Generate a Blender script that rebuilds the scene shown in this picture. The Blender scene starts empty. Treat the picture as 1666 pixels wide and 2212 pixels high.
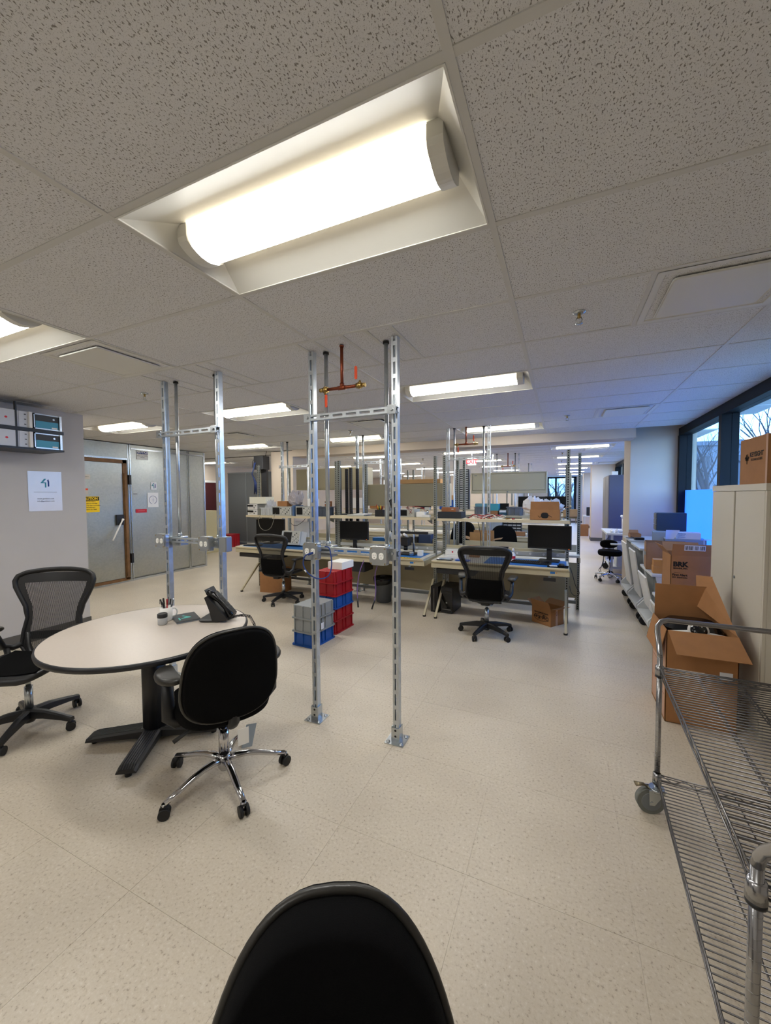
import bpy, bmesh, math, random
from mathutils import Vector, Matrix, Euler
S = bpy.context.scene
COL = S.collection
R = math.radians
rnd = random.Random(7)
# ---------------- camera ----------------
cd = bpy.data.cameras.new('camera'); cam = bpy.data.objects.new('camera', cd); COL.objects.link(cam)
yaw, pit, rol = R(24.2527), R(-2.4503), R(-.3212)
fw = Vector((-math.sin(yaw)*math.cos(pit), math.cos(yaw)*math.cos(pit), math.sin(pit)))
rt = Vector((math.cos(yaw), math.sin(yaw), 0)); up = rt.cross(fw)
r2 = math.cos(rol)*rt + math.sin(rol)*up; u2 = math.cos(rol)*up - math.sin(rol)*rt
mm = Matrix((r2, u2, -fw)).transposed().to_4x4(); mm.translation = (0, 0, 1.6125)
cam.matrix_world = mm
cd.sensor_fit = 'HORIZONTAL'; cd.sensor_width = 36; cd.lens = 36*845.3/1666
cd.clip_start = .02; cd.clip_end = 300
S.camera = cam
# ---------------- world ----------------
W = bpy.data.worlds.new('sky'); S.world = W; W.use_nodes = True
n = W.node_tree; n.nodes.clear()
out = n.nodes.new('ShaderNodeOutputWorld'); bg = n.nodes.new('ShaderNodeBackground')
tc = n.nodes.new('ShaderNodeTexCoord'); nz = n.nodes.new('ShaderNodeTexNoise'); rp = n.nodes.new('ShaderNodeValToRGB')
nz.inputs['Scale'].default_value = 3.0; nz.inputs['Detail'].default_value = 6
rp.color_ramp.elements[0].position = .40; rp.color_ramp.elements[0].color = (.20, .48, 1.0, 1)
rp.color_ramp.elements[1].position = .62; rp.color_ramp.elements[1].color = (.42, .66, 1.0, 1)
n.links.new(tc.outputs['Generated'], nz.inputs['Vector']); n.links.new(nz.outputs['Fac'], rp.inputs['Fac'])
n.links.new(rp.outputs['Color'], bg.inputs['Color']); n.links.new(bg.outputs[0], out.inputs[0])
bg.inputs['Strength'].default_value = 4.0
LIGHT = 18.5
S.view_settings.view_transform = 'Standard'; S.view_settings.look = 'None'
S.view_settings.gamma = 1; S.view_settings.use_curve_mapping = False
S.view_settings.exposure = 1.35
try: S.display_settings.display_device = 'sRGB'
except Exception: pass

# ---------------- materials ----------------
def srgb(c):
    return tuple(((v/255)/12.92 if v/255 <= .04045 else ((v/255+.055)/1.055)**2.4) for v in c)+(1,)
MATS = {}
def mat(name, rgb, rough=.6, metal=0., noise=0, nscale=8, bump=0., bscale=60, spec=None, emis=None, estr=0, coat=0):
    if name in MATS: return MATS[name]
    m = bpy.data.materials.new(name); m.use_nodes = True; t = m.node_tree; b = t.nodes['Principled BSDF']
    c = srgb(rgb); b.inputs['Base Color'].default_value = c
    b.inputs['Roughness'].default_value = rough; b.inputs['Metallic'].default_value = metal
    if spec is not None: b.inputs['Specular IOR Level'].default_value = spec
    if coat: b.inputs['Coat Weight'].default_value = coat
    if noise:
        x = t.nodes.new('ShaderNodeTexNoise'); x.inputs['Scale'].default_value = nscale; x.inputs['Detail'].default_value = 5
        tc = t.nodes.new('ShaderNodeTexCoord'); t.links.new(tc.outputs['Object'], x.inputs['Vector'])
        r = t.nodes.new('ShaderNodeValToRGB')
        r.color_ramp.elements[0].position = .3; r.color_ramp.elements[1].position = .7
        r.color_ramp.elements[0].color = tuple(v*(1-noise) for v in c[:3])+(1,)
        r.color_ramp.elements[1].color = tuple(min(1, v*(1+noise)) for v in c[:3])+(1,)
        t.links.new(x.outputs['Fac'], r.inputs['Fac']); t.links.new(r.outputs['Color'], b.inputs['Base Color'])
    if bump:
        x = t.nodes.new('ShaderNodeTexNoise'); x.inputs['Scale'].default_value = bscale; x.inputs['Detail'].default_value = 3
        bp = t.nodes.new('ShaderNodeBump'); bp.inputs['Strength'].default_value = bump; bp.inputs['Distance'].default_value = .002
        tc = t.nodes.new('ShaderNodeTexCoord'); t.links.new(tc.outputs['Object'], x.inputs['Vector'])
        t.links.new(x.outputs['Fac'], bp.inputs['Height']); t.links.new(bp.outputs[0], b.inputs['Normal'])
    if emis:
        b.inputs['Emission Color'].default_value = srgb(emis); b.inputs['Emission Strength'].default_value = estr
    MATS[name] = m; return m
def N(t, k, **kw):
    x = t.nodes.new(k)
    for a, b in kw.items():
        if a in x.inputs: x.inputs[a].default_value = b
        else: setattr(x, a, b)
    return x
def ceil_tile_mat():
    m = mat('acoustic_tile', (196, 191, 182), .95); t = m.node_tree; b = t.nodes['Principled BSDF']
    tc = N(t, 'ShaderNodeTexCoord'); oi = N(t, 'ShaderNodeObjectInfo')
    ad = N(t, 'ShaderNodeVectorMath', operation='ADD'); sc = N(t, 'ShaderNodeVectorMath', operation='SCALE'); sc.inputs['Scale'].default_value = 37.
    cmb = N(t, 'ShaderNodeCombineXYZ'); t.links.new(oi.outputs['Random'], cmb.inputs[0]); t.links.new(oi.outputs['Random'], cmb.inputs[1])
    t.links.new(cmb.outputs[0], sc.inputs[0]); t.links.new(tc.outputs['Object'], ad.inputs[0]); t.links.new(sc.outputs[0], ad.inputs[1])
    mp = N(t, 'ShaderNodeMapping'); mp.inputs['Scale'].default_value = (1, .55, 1); t.links.new(ad.outputs[0], mp.inputs['Vector'])
    n1 = N(t, 'ShaderNodeTexNoise', Scale=225., Detail=2., Roughness=.5); n2 = N(t, 'ShaderNodeTexNoise', Scale=480., Detail=1.)
    t.links.new(mp.outputs[0], n1.inputs['Vector']); t.links.new(ad.outputs[0], n2.inputs['Vector'])
    r1 = N(t, 'ShaderNodeValToRGB'); r1.color_ramp.elements[0].position = .36; r1.color_ramp.elements[1].position = .405
    r1.color_ramp.elements[0].color = (0, 0, 0, 1); r1.color_ramp.elements[1].color = (1, 1, 1, 1)
    r2_ = N(t, 'ShaderNodeValToRGB'); r2_.color_ramp.elements[0].position = .30; r2_.color_ramp.elements[1].position = .36
    r2_.color_ramp.elements[0].color = (.3, .3, .3, 1); r2_.color_ramp.elements[1].color = (1, 1, 1, 1)
    t.links.new(n1.outputs['Fac'], r1.inputs['Fac']); t.links.new(n2.outputs['Fac'], r2_.inputs['Fac'])
    mn = N(t, 'ShaderNodeMath', operation='MULTIPLY'); t.links.new(r1.outputs['Color'], mn.inputs[0]); t.links.new(r2_.outputs['Color'], mn.inputs[1])
    mx = N(t, 'ShaderNodeMix', data_type='RGBA'); t.links.new(mn.outputs[0], mx.inputs['Factor'])
    mx.inputs['A'].default_value = srgb((138, 135, 130)); mx.inputs['B'].default_value = srgb((222, 222, 223))
    t.links.new(mx.outputs['Result'], b.inputs['Base Color'])
    bp = N(t, 'ShaderNodeBump', Strength=.5, Distance=.002); t.links.new(mn.outputs[0], bp.inputs['Height']); t.links.new(bp.outputs[0], b.inputs['Normal'])
    return m
def floor_mat():
    m = mat('vinyl_tile', (205, 196, 184), .38, spec=.4); t = m.node_tree; b = t.nodes['Principled BSDF']
    g = N(t, 'ShaderNodeNewGeometry')
    n1 = N(t, 'ShaderNodeTexNoise', Scale=75., Detail=4., Roughness=.65); n2 = N(t, 'ShaderNodeTexNoise', Scale=2.2, Detail=5.); n3 = N(t, 'ShaderNodeTexVoronoi', Scale=110.)
    for x in (n1, n2, n3): t.links.new(g.outputs['Position'], x.inputs['Vector'])
    r1 = N(t, 'ShaderNodeValToRGB'); e = r1.color_ramp.elements
    e[0].position = .30; e[0].color = srgb((158, 143, 126)); e[1].position = .42; e[1].color = srgb((204, 192, 172))
    e2 = e.new(.60); e2.color = srgb((210, 199, 181)); e3 = e.new(.72); e3.color = srgb((222, 214, 200))
    t.links.new(n1.outputs['Fac'], r1.inputs['Fac'])
    r3 = N(t, 'ShaderNodeValToRGB'); r3.color_ramp.elements[0].position = .0; r3.color_ramp.elements[0].color = (.86, .86, .86, 1); r3.color_ramp.elements[1].position = .25; r3.color_ramp.elements[1].color = (1, 1, 1, 1)
    t.links.new(n3.outputs['Distance'], r3.inputs['Fac'])
    mu = N(t, 'ShaderNodeMix', data_type='RGBA', blend_type='MULTIPLY'); mu.inputs['Factor'].default_value = .6
    t.links.new(r1.outputs['Color'], mu.inputs['A']); t.links.new(r3.outputs['Color'], mu.inputs['B'])
    r2_ = N(t, 'ShaderNodeValToRGB'); r2_.color_ramp.elements[0].position = .3; r2_.color_ramp.elements[0].color = (.90, .89, .88, 1); r2_.color_ramp.elements[1].position = .65; r2_.color_ramp.elements[1].color = (1, 1, 1, 1)
    t.links.new(n2.outputs['Fac'], r2_.inputs['Fac'])
    m2 = N(t, 'ShaderNodeMix', data_type='RGBA', blend_type='MULTIPLY'); m2.inputs['Factor'].default_value = 1
    t.links.new(mu.outputs['Result'], m2.inputs['A']); t.links.new(r2_.outputs['Color'], m2.inputs['B']); t.links.new(m2.outputs['Result'], b.inputs['Base Color'])
    rr = N(t, 'ShaderNodeMapRange'); rr.inputs['To Min'].default_value = .30; rr.inputs['To Max'].default_value = .48; t.links.new(n2.outputs['Fac'], rr.inputs['Value']); t.links.new(rr.outputs[0], b.inputs['Roughness'])
    return m
def galv_mat(name, rgb, rough=.36, sc=14., metal=.85, vs=.12):
    m = mat(name, rgb, rough, metal); t = m.node_tree; b = t.nodes['Principled BSDF']
    tc = N(t, 'ShaderNodeTexCoord'); v = N(t, 'ShaderNodeTexVoronoi', Scale=sc*4); nn = N(t, 'ShaderNodeTexNoise', Scale=sc*.4, Detail=6.)
    t.links.new(tc.outputs['Object'], v.inputs['Vector']); t.links.new(tc.outputs['Object'], nn.inputs['Vector'])
    ad = N(t, 'ShaderNodeMath', operation='ADD'); t.links.new(v.outputs['Color'], ad.inputs[0]); t.links.new(nn.outputs['Fac'], ad.inputs[1])
    r = N(t, 'ShaderNodeValToRGB'); c = srgb(rgb); r.color_ramp.elements[0].position = .3; r.color_ramp.elements[1].position = 1.
    r.color_ramp.elements[0].color = tuple(k*(1-vs) for k in c[:3])+(1,); r.color_ramp.elements[1].color = tuple(min(1, k*(1+vs)) for k in c[:3])+(1,)
    hf = N(t, 'ShaderNodeMath', operation='MULTIPLY'); hf.inputs[1].default_value = .7; t.links.new(ad.outputs[0], hf.inputs[0])
    t.links.new(hf.outputs[0], r.inputs['Fac']); t.links.new(r.outputs['Color'], b.inputs['Base Color'])
    rr = N(t, 'ShaderNodeMapRange'); rr.inputs['To Min'].default_value = rough-.08; rr.inputs['To Max'].default_value = rough+.14
    t.links.new(nn.outputs['Fac'], rr.inputs['Value']); t.links.new(rr.outputs[0], b.inputs['Roughness'])
    return m
def glass_mat():
    m = bpy.data.materials.new('window_glass'); m.use_nodes = True; t = m.node_tree; t.nodes.clear()
    o = N(t, 'ShaderNodeOutputMaterial'); a = N(t, 'ShaderNodeBsdfTransparent'); g = N(t, 'ShaderNodeBsdfGlossy'); g.inputs['Roughness'].default_value = .02
    a.inputs['Color'].default_value = (.86, .93, .97, 1)
    lw = N(t, 'ShaderNodeLayerWeight'); lw.inputs['Blend'].default_value = .5; pw = N(t, 'ShaderNodeMath', operation='POWER'); pw.inputs[1].default_value = 5
    f = N(t, 'ShaderNodeMapRange'); f.inputs['To Min'].default_value = .03; f.inputs['To Max'].default_value = .8; mx = N(t, 'ShaderNodeMixShader')
    t.links.new(lw.outputs['Facing'], pw.inputs[0]); t.links.new(pw.outputs[0], f.inputs['Value'])
    t.links.new(f.outputs[0], mx.inputs[0]); t.links.new(a.outputs[0], mx.inputs[1]); t.links.new(g.outputs[0], mx.inputs[2]); t.links.new(mx.outputs[0], o.inputs[0])
    return m
def clear_mat(name, col, alpha):
    m = bpy.data.materials.new(name); m.use_nodes = True; b = m.node_tree.nodes['Principled BSDF']
    b.inputs['Base Color'].default_value = srgb(col); b.inputs['Alpha'].default_value = alpha; b.inputs['Roughness'].default_value = .2
    return m
def film_mat():
    m = bpy.data.materials.new('frosted_film'); m.use_nodes = True; t = m.node_tree; t.nodes.clear()
    o = N(t, 'ShaderNodeOutputMaterial'); a = N(t, 'ShaderNodeBsdfTranslucent'); d = N(t, 'ShaderNodeBsdfDiffuse'); mx = N(t, 'ShaderNodeMixShader')
    a.inputs['Color'].default_value = (.28, .50, .92, 1); d.inputs['Color'].default_value = (.25, .40, .6, 1); mx.inputs[0].default_value = .2
    t.links.new(a.outputs[0], mx.inputs[1]); t.links.new(d.outputs[0], mx.inputs[2]); t.links.new(mx.outputs[0], o.inputs[0])
    return m
def mesh_mat(name, pitch, axis=0):
    m = bpy.data.materials.new(name); m.use_nodes = True; t = m.node_tree; b = t.nodes['Principled BSDF']; o = t.nodes['Material Output']
    b.inputs['Base Color'].default_value = srgb((26, 26, 27)); b.inputs['Roughness'].default_value = .6
    tc = N(t, 'ShaderNodeTexCoord'); sp = N(t, 'ShaderNodeSeparateXYZ'); t.links.new(tc.outputs['Object'], sp.inputs[0])
    mu = N(t, 'ShaderNodeMath', operation='MULTIPLY'); mu.inputs[1].default_value = 1/pitch; t.links.new(sp.outputs[axis], mu.inputs[0])
    fr = N(t, 'ShaderNodeMath', operation='FRACT'); t.links.new(mu.outputs[0], fr.inputs[0])
    gt = N(t, 'ShaderNodeMath', operation='GREATER_THAN'); gt.inputs[1].default_value = .30; t.links.new(fr.outputs[0], gt.inputs[0])
    tr = N(t, 'ShaderNodeBsdfTransparent'); mx = N(t, 'ShaderNodeMixShader')
    t.links.new(gt.outputs[0], mx.inputs[0]); t.links.new(tr.outputs[0], mx.inputs[1]); t.links.new(b.outputs[0], mx.inputs[2]); t.links.new(mx.outputs[0], o.inputs[0])
    return m
TILE = ceil_tile_mat(); FLOOR = floor_mat()
TEE = mat('tee_paint', (206, 205, 201), .6); WALL = mat('wall_paint', (190, 185, 180), .8, noise=.02, nscale=3)
WALL2 = mat('wall_paint_lamplit', (200, 186, 168), .8, noise=.02, nscale=3); USTEEL = mat('upright_steel', (150, 152, 144), .45, .55)  # same wall paint as above, with warm lamplight put into its colour
BASEB = mat('rubber_base', (88, 84, 78), .6)
GALV = galv_mat('galvanised_steel', (196, 202, 206), .30, 5.); CHAMB = galv_mat('chamber_sheet', (184, 184, 172), .36, 9., .9, .07)
STEEL = mat('zinc_steel', (190, 195, 198), .25, .9); CHROME = mat('chrome', (205, 205, 208), .12, 1.)
WIRE = mat('wire_chrome', (170, 170, 172), .22, 1.)
BLK = mat('black_plastic', (28, 28, 30), .42, bump=.1, bscale=400); BLKF = mat('black_fabric', (13, 13, 14), .95, bump=.5, bscale=600, spec=.1)
RUB = mat('black_rubber', (20, 20, 21), .6); BLKG = mat('gloss_black', (14, 15, 17), .12); VINYL = mat('black_vinyl', (44, 42, 38), .38, bump=.15, bscale=300)
SCR = mat('screen_black', (14, 15, 17), .28, spec=.3); GREYM = mat('grey_metal', (120, 124, 126), .5)
LAM = mat('table_laminate', (205, 193, 180), .35, noise=.02, nscale=60); EDGE = mat('table_edge', (25, 26, 30), .4)
BEI = mat('bench_beige', (188, 178, 148), .5); TAN = mat('panel_tan', (162, 152, 124), .6); TOPE = mat('worktop_edge', (206, 192, 160), .5)
WTOP = mat('worktop_laminate', (206, 202, 190), .4); CAB = mat('cabinet_putty', (205, 198, 182), .55)
BLUEM = mat('blue_esd_mat', (38, 108, 178), .5); CARD = mat('cardboard', (163, 115, 72), .85, noise=.05, nscale=14)
CARDI = mat('cardboard_inner', (150, 112, 78), .9, noise=.05, nscale=14); CARDL = mat('light_cardboard', (196, 152, 100), .85, noise=.04, nscale=14); KRAFT = mat('kraft_print', (196, 158, 134), .8)
WHT = mat('white_plastic', (225, 223, 217), .45); WHITE = mat('white_card', (236, 234, 228), .7); PAPER = mat('paper', (225, 226, 230), .6)
RED = mat('red_crate', (158, 16, 28), .45); BLU = mat('blue_crate', (18, 78, 158), .45); GRY = mat('grey_crate', (142, 145, 145), .5)
ORG = mat('valve_orange', (225, 78, 34), .45); COP = mat('copper', (140, 72, 48), .38, .8, noise=.2, nscale=12); BRASS = mat('brass', (176, 146, 84), .3, .9)
INK = mat('ink_black', (24, 20, 18), .8); INKB = mat('ink_blue', (28, 60, 130), .7); YEL = mat('sign_yellow', (240, 200, 10), .5); TEAL = mat('teal', (40, 130, 150), .5)
REDI = mat('red_print', (200, 30, 50), .6); WOOD = mat('oak_trim', (118, 84, 48), .6, noise=.25, nscale=9); CART = mat('cart_white', (206, 208, 206), .45)
GREYL = mat('instrument_grey', (178, 178, 170), .5); DGRY = mat('dark_grey', (62, 64, 66), .6); MULL = mat('window_frame_black', (16, 18, 22), .55, spec=.2)
WIRE2 = mat('wire_dull', (118, 116, 116), .34, 1.); GLASS = glass_mat(); FILM = film_mat(); BAG = clear_mat('clear_bag', (225, 228, 235), .55); CLR = clear_mat('clear_plastic', (225, 228, 230), .45)
MESHB = mesh_mat('pellicle', .0065); WHL = mat('wheel_grey', (112, 114, 108), .6); LGT = mat('fixture_white', (216, 215, 208), .5)
LAMP = mat('lamp_lens', (255, 252, 240), .5, emis=(255, 254, 250), estr=LIGHT); LAMPS = mat('lamp_lens_side', (250, 244, 226), .5, emis=(255, 240, 212), estr=.75)
BROWNW = mat('wooden_box', (150, 92, 52), .5, noise=.15, nscale=10); FOAM = mat('charcoal_foam', (48, 50, 54), .95, bump=.6, bscale=200)

# ---------------- mesh helpers ----------------
class M:
    def __init__(s): s.v = []; s.f = []; s.mi = []; s.ms = []; s.m = Matrix(); s.cur = 0; s.sm = set()
    def mat(s, m):
        if m not in s.ms: s.ms.append(m)
        s.cur = s.ms.index(m); return s
    def at(s, loc=(0, 0, 0), rot=(0, 0, 0)):
        s.m = Matrix.Translation(loc) @ Euler([R(a) for a in rot]).to_matrix().to_4x4(); return s
    def add(s, vs, fs, smooth=False):
        b = len(s.v); s.v += [tuple(s.m @ Vector(p)) for p in vs]
        for f in fs:
            if smooth: s.sm.add(len(s.f))
            s.f.append(tuple(b+i for i in f)); s.mi.append(s.cur)
        return s
    def box(s, x0, x1, y0, y1, z0, z1):
        return s.add([(x0, y0, z0), (x1, y0, z0), (x1, y1, z0), (x0, y1, z0), (x0, y0, z1), (x1, y0, z1), (x1, y1, z1), (x0, y1, z1)],
                     [(3, 2, 1, 0), (4, 5, 6, 7), (0, 1, 5, 4), (1, 2, 6, 5), (2, 3, 7, 6), (3, 0, 4, 7)])
    def rbox(s, x0, x1, y0, y1, z0, z1, r=.01, n=3):
        cx, cy = (x0+x1)/2, (y0+y1)/2; pts = rrect(x1-x0, y1-y0, r, n); rings = []
        for dz, ins in ((0, r*.4), (r*.4, 0), (z1-z0-r*.4, 0), (z1-z0, r*.4)):
            kx = 1-2*ins/(x1-x0); ky = 1-2*ins/(y1-y0); rings.append([(cx+p[0]*kx, cy+p[1]*ky, z0+dz) for p in pts])
        return s.loft(rings, smooth=False)
    def loft(s, rings, cap=True, smooth=True):
        n = len(rings[0]); vs = [p for r in rings for p in r]; fs = []
        for k in range(len(rings)-1):
            for i in range(n):
                j = (i+1) % n; fs.append((k*n+i, k*n+j, (k+1)*n+j, (k+1)*n+i))
        s.add(vs, fs, smooth)
        if cap:
            b = len(s.v)-len(vs)
            s.f.append(tuple(b+i for i in reversed(range(n)))); s.mi.append(s.cur)
            s.f.append(tuple(b+(len(rings)-1)*n+i for i in range(n))); s.mi.append(s.cur)
        return s
    def tube(s, path, r, n=8, closed=False, cap=True, flat=1.):
        P = [Vector(p) for p in path]; k = len(P); rr = r if isinstance(r, (list, tuple)) else [r]*k; rings = []
        ref = None
        for i in range(k):
            a = P[(i-1) % k] if (closed or i > 0) else P[i]; b = P[(i+1) % k] if (closed or i < k-1) else P[i]
            d = (b-a).normalized()
            if ref is None: ref = Vector((0, 0, 1)) if abs(d.z) < .9 else Vector((1, 0, 0))
            x = d.cross(ref)
            if x.length < 1e-5: x = d.orthogonal()
            x.normalize(); y = d.cross(x).normalized(); ref = y if ref.dot(y) > 0 else -y
            ref = -x.cross(d) if False else ref
            x = d.cross(ref).normalized()
            rings.append([tuple(P[i]+(x*math.cos(t)+ref*math.sin(t)*flat)*rr[i]) for t in [2*math.pi*q/n for q in range(n)]])
        if closed: rings.append(rings[0])
        # fix twist on closed loop
        return s.loft(rings, cap=cap and not closed)
    def cyl(s, p0, p1, r, n=16, r1=None): return s.tube([p0, p1], [r, r if r1 is None else r1], n)
    def lathe(s, prof, n=20, cap=True):
        return s.loft([[(r*math.cos(2*math.pi*i/n), r*math.sin(2*math.pi*i/n), z) for i in range(n)] for r, z in prof], cap=cap)
    def prism(s, poly, z0, z1):
        n = len(poly)
        s.add([(p[0], p[1], z) for z in (z0, z1) for p in poly], [tuple(reversed(range(n))), tuple(range(n, 2*n))]+[(i, (i+1) % n, n+(i+1) % n, n+i) for i in range(n)])
        return s
    def pad(s, poly, th, e=.12, steps=5, bulge=0, fn=None):
        cx = sum(p[0] for p in poly)/len(poly); cy = sum(p[1] for p in poly)/len(poly); rings = []
        for k in range(-steps, steps+1):
            a = math.pi/2*k/steps; sc = 1-e*(1-math.cos(a)); z = th/2*math.sin(a)
            rings.append([(cx+(p[0]-cx)*sc, cy+(p[1]-cy)*sc, z) for p in poly])
        top = [[(cx+(p[0]-cx)*q, cy+(p[1]-cy)*q, sg*(th/2+bulge*(1-(q/(1-e))**2))) for p in poly] for sg in (-1,) for q in (.02, .35*(1-e), .7*(1-e))]
        bot = [[(x, y, -z) for x, y, z in r] for r in reversed(top)]
        rings = top+rings+bot
        if fn: rings = [[fn(*p) for p in r] for r in rings]
        return s.loft(rings)
    def grid(s, fn, nu, nv, smooth=True):
        return s.add([fn(i/nu, j/nv) for j in range(nv+1) for i in range(nu+1)],
                     [(j*(nu+1)+i, j*(nu+1)+i+1, (j+1)*(nu+1)+i+1, (j+1)*(nu+1)+i) for j in range(nv) for i in range(nu)], smooth)
    def build(s, name, m=None, parent=None, bevel=0, loc=None, rz=0, label=None):
        me = bpy.data.meshes.new(name); me.from_pydata(s.v, [], s.f)
        ms = s.ms if s.ms else [m]
        for q in ms: me.materials.append(q)
        me.polygons.foreach_set('material_index', s.mi)
        me.polygons.foreach_set('use_smooth', [i in s.sm for i in range(len(s.f))])
        bm = bmesh.new(); bm.from_mesh(me); bmesh.ops.recalc_face_normals(bm, faces=bm.faces)
        if bevel: bmesh.ops.bevel(bm, geom=[e for e in bm.edges], offset=bevel, segments=2, affect='EDGES', clamp_overlap=True)
        bm.to_mesh(me); bm.free(); me.update()
        o = bpy.data.objects.new(name, me); COL.objects.link(o)
        if parent: o.parent = parent
        if loc: o.location = loc
        if rz: o.rotation_euler[2] = R(rz)
        if label: o['label'] = label
        return o
def rrect(w, h, r, n=4):
    r = min(r, w/2-1e-4, h/2-1e-4); pts = []
    for cx, cy, a0 in ((w/2-r, h/2-r, 0), (-w/2+r, h/2-r, 90), (-w/2+r, -h/2+r, 180), (w/2-r, -h/2+r, 270)):
        for k in range(n+1):
            a = R(a0+90*k/n); pts.append((cx+r*math.cos(a), cy+r*math.sin(a)))
    return pts
def thing(name, label, cat, loc=(0, 0, 0), rz=0, group=None):
    o = bpy.data.objects.new(name, None); o.empty_display_size = .1; COL.objects.link(o)
    o.location = loc; o.rotation_euler[2] = R(rz); o['label'] = label; o['category'] = cat
    if group: o['group'] = group
    return o
def tag(o, label, cat, group=None):
    o['label'] = label; o['category'] = cat
    if group: o['group'] = group
    return o
KIDS = {}
def dup(root, loc, rz, label=None, group=None):
    if not KIDS.get('built'):
        KIDS.clear(); KIDS['built'] = True
    ch = {}
    for o in COL.objects:
        if o.parent: ch.setdefault(o.parent.name, []).append(o)
    r = root.copy(); COL.objects.link(r); r.location = loc; r.rotation_euler[2] = R(rz)
    if label: r['label'] = label
    if group: r['group'] = group
    for c in ch.get(root.name, []):
        k = c.copy(); COL.objects.link(k); k.parent = r
        for g in ch.get(c.name, []):
            q = g.copy(); COL.objects.link(q); q.parent = k
    return r
def struct(o): o['kind'] = 'structure'; return o
def text(s, size, loc, rot, m, parent, name='lettering', align='CENTER', ext=.0004, bold=0, sx=1):
    c = bpy.data.curves.new(name, 'FONT'); c.body = s; c.size = size; c.align_x = align; c.align_y = 'CENTER'; c.extrude = ext; c.resolution_u = 2; c.offset = bold
    t = bpy.data.objects.new(name, c); COL.objects.link(t)
    dg = bpy.context.evaluated_depsgraph_get(); me = bpy.data.meshes.new_from_object(t.evaluated_get(dg)); bpy.data.objects.remove(t)
    me.materials.clear(); me.materials.append(m); o = bpy.data.objects.new(name, me); COL.objects.link(o)
    o.parent = parent; o.location = loc; o.rotation_euler = [R(a) for a in rot]; o.scale = (sx, 1, 1); return o
# ================= SETTING =================
CE = 2.6125; GX = -.2465; GY = .912; G = .621
XL, XR, YB, YF = -10.35, 1.66, -2.6, 24.5
# floor
fl = struct(M().box(XL-.1, XR+.5, YB-.1, YF+.1, -.12, -.0015).build('floor', FLOOR))
cells = []
for i in range(-13, 4):
    for j in range(-3, 24):
        x0 = .269+.6213*i; y0 = .965+.6265*j
        x1 = x0+.6213; y1 = y0+.6265
        if x0 > XR-.3 or x1 < XL or y0 < YB: continue
        if x1 < -5.4 and y0 < 2.9: continue
        cx, cy = x0+.31, y0+.31
        d = cx*(-.41)+cy*.911   # depth in front of the camera
        if d < .1 or d > 7.5: continue
        if abs((cx*.911+cy*.41)/d) > 1.25: continue
        cells.append((math.hypot(cx, cy), x0, y0))
cells.sort(); me0 = None
for k, (d, x0, y0) in enumerate(cells[:280]):
    if me0 is None:
        o = M().box(.0006, .6207, .0006, .6259, -.0015, 0).build('floor_tile', FLOOR, fl); me0 = o.data
    else:
        o = bpy.data.objects.new('floor_tile', me0); COL.objects.link(o); o.parent = fl
    o.location = (x0, y0, 0)
m = M()
for d, x0, y0 in cells[280:]: m.box(x0+.0006, x0+.6207, y0+.0006, y0+.6259, -.0015, 0)
have = {(round(c[1], 3), round(c[2], 3)) for c in cells}
for i in range(-18, 4):
    for j in range(-6, 38):
        x0 = .269+.6213*i; y0 = .965+.6265*j
        if (round(x0, 3), round(y0, 3)) in have or x0 > XR or y0 < YB: continue
        m.box(x0+.0006, x0+.6207, y0+.0006, y0+.6259, -.0015, 0)
o = m.build('floor_tile', FLOOR, fl); o['kind'] = 'stuff'
# ceiling slab, tees, tiles
ce = struct(M().box(XL-.1, XR+.5, YB-.1, YF+.1, CE+.28, CE+.34).build('ceiling', WALL))
LIGHTS = []
for x in (GX-2*G, GX-6*G, GX-10*G):
    for y in (-1.572, .912, 3.396, 5.88):
        if x < -6 and y < 3: continue
        LIGHTS.append((x, y))
GY2 = 9.0-2*G
for x in (GX, GX-4*G, GX-8*G, GX-12*G):
    for k in range(6): LIGHTS.append((x, 9.0+4*G*k))
LIGHTS.append((GX-16*G, GY+12*G-.0))
DIFFS = [(.3745, 2.154), (-3.3515, 1.533), (.3745, 5.259), (-2.73, 4.638), (-5.21, 4.638), (.3745, 9.62), (.9955, 14.0)]
def blocked(x, y, w, h):
    if (x+w) <= XL or x >= XR+.2: return True
    if y+h > 7.03 and y < 7.46: return False
    return False
def occupied(x, y, w):
    for lx, ly in LIGHTS:
        if abs(ly-y) < .1 and lx-.05 <= x+.01 and x < lx+1.24-.05: return True
    for lx, ly in DIFFS:
        if abs(ly-y) < .1 and lx-.05 <= x+.01 and x < lx+.62-.05: return True
    return False
full = M().box(.012, 1.230, .012, .609, .004, .019).build('ceiling_tile', TILE, ce); FM = full.data; bpy.data.objects.remove(full)
hf = M().box(.012, .609, .012, .609, .004, .019).build('ceiling_tile', TILE, ce); HM = hf.data; bpy.data.objects.remove(hf)
tiles = []
for j in range(-6, 40):
    y = GY+G*j if j < 10 else GY2+G*(j-10)-.0
    if j < 10 and y > 6.4: continue
    if j >= 10 and (y < 7.4 or y > YF-.3): continue
    if y < YB-.2: continue
    for i in range(-9, 2):
        x = GX+2*G*i
        if x > XR or x+1.24 < XL: continue
        if y < 2.8 and x+1.24 < -5.3: continue
        c = .62
        if occupied(x, y, 1.24):
            if any(abs(ly-y) < .1 and x-.05 < lx < x+1.19 for lx, ly in DIFFS):
                for q in (x, x+G):
                    if not occupied(q, y, .62): tiles.append((q, y, 0))
            continue
        tiles.append((x, y, 1))
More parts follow.
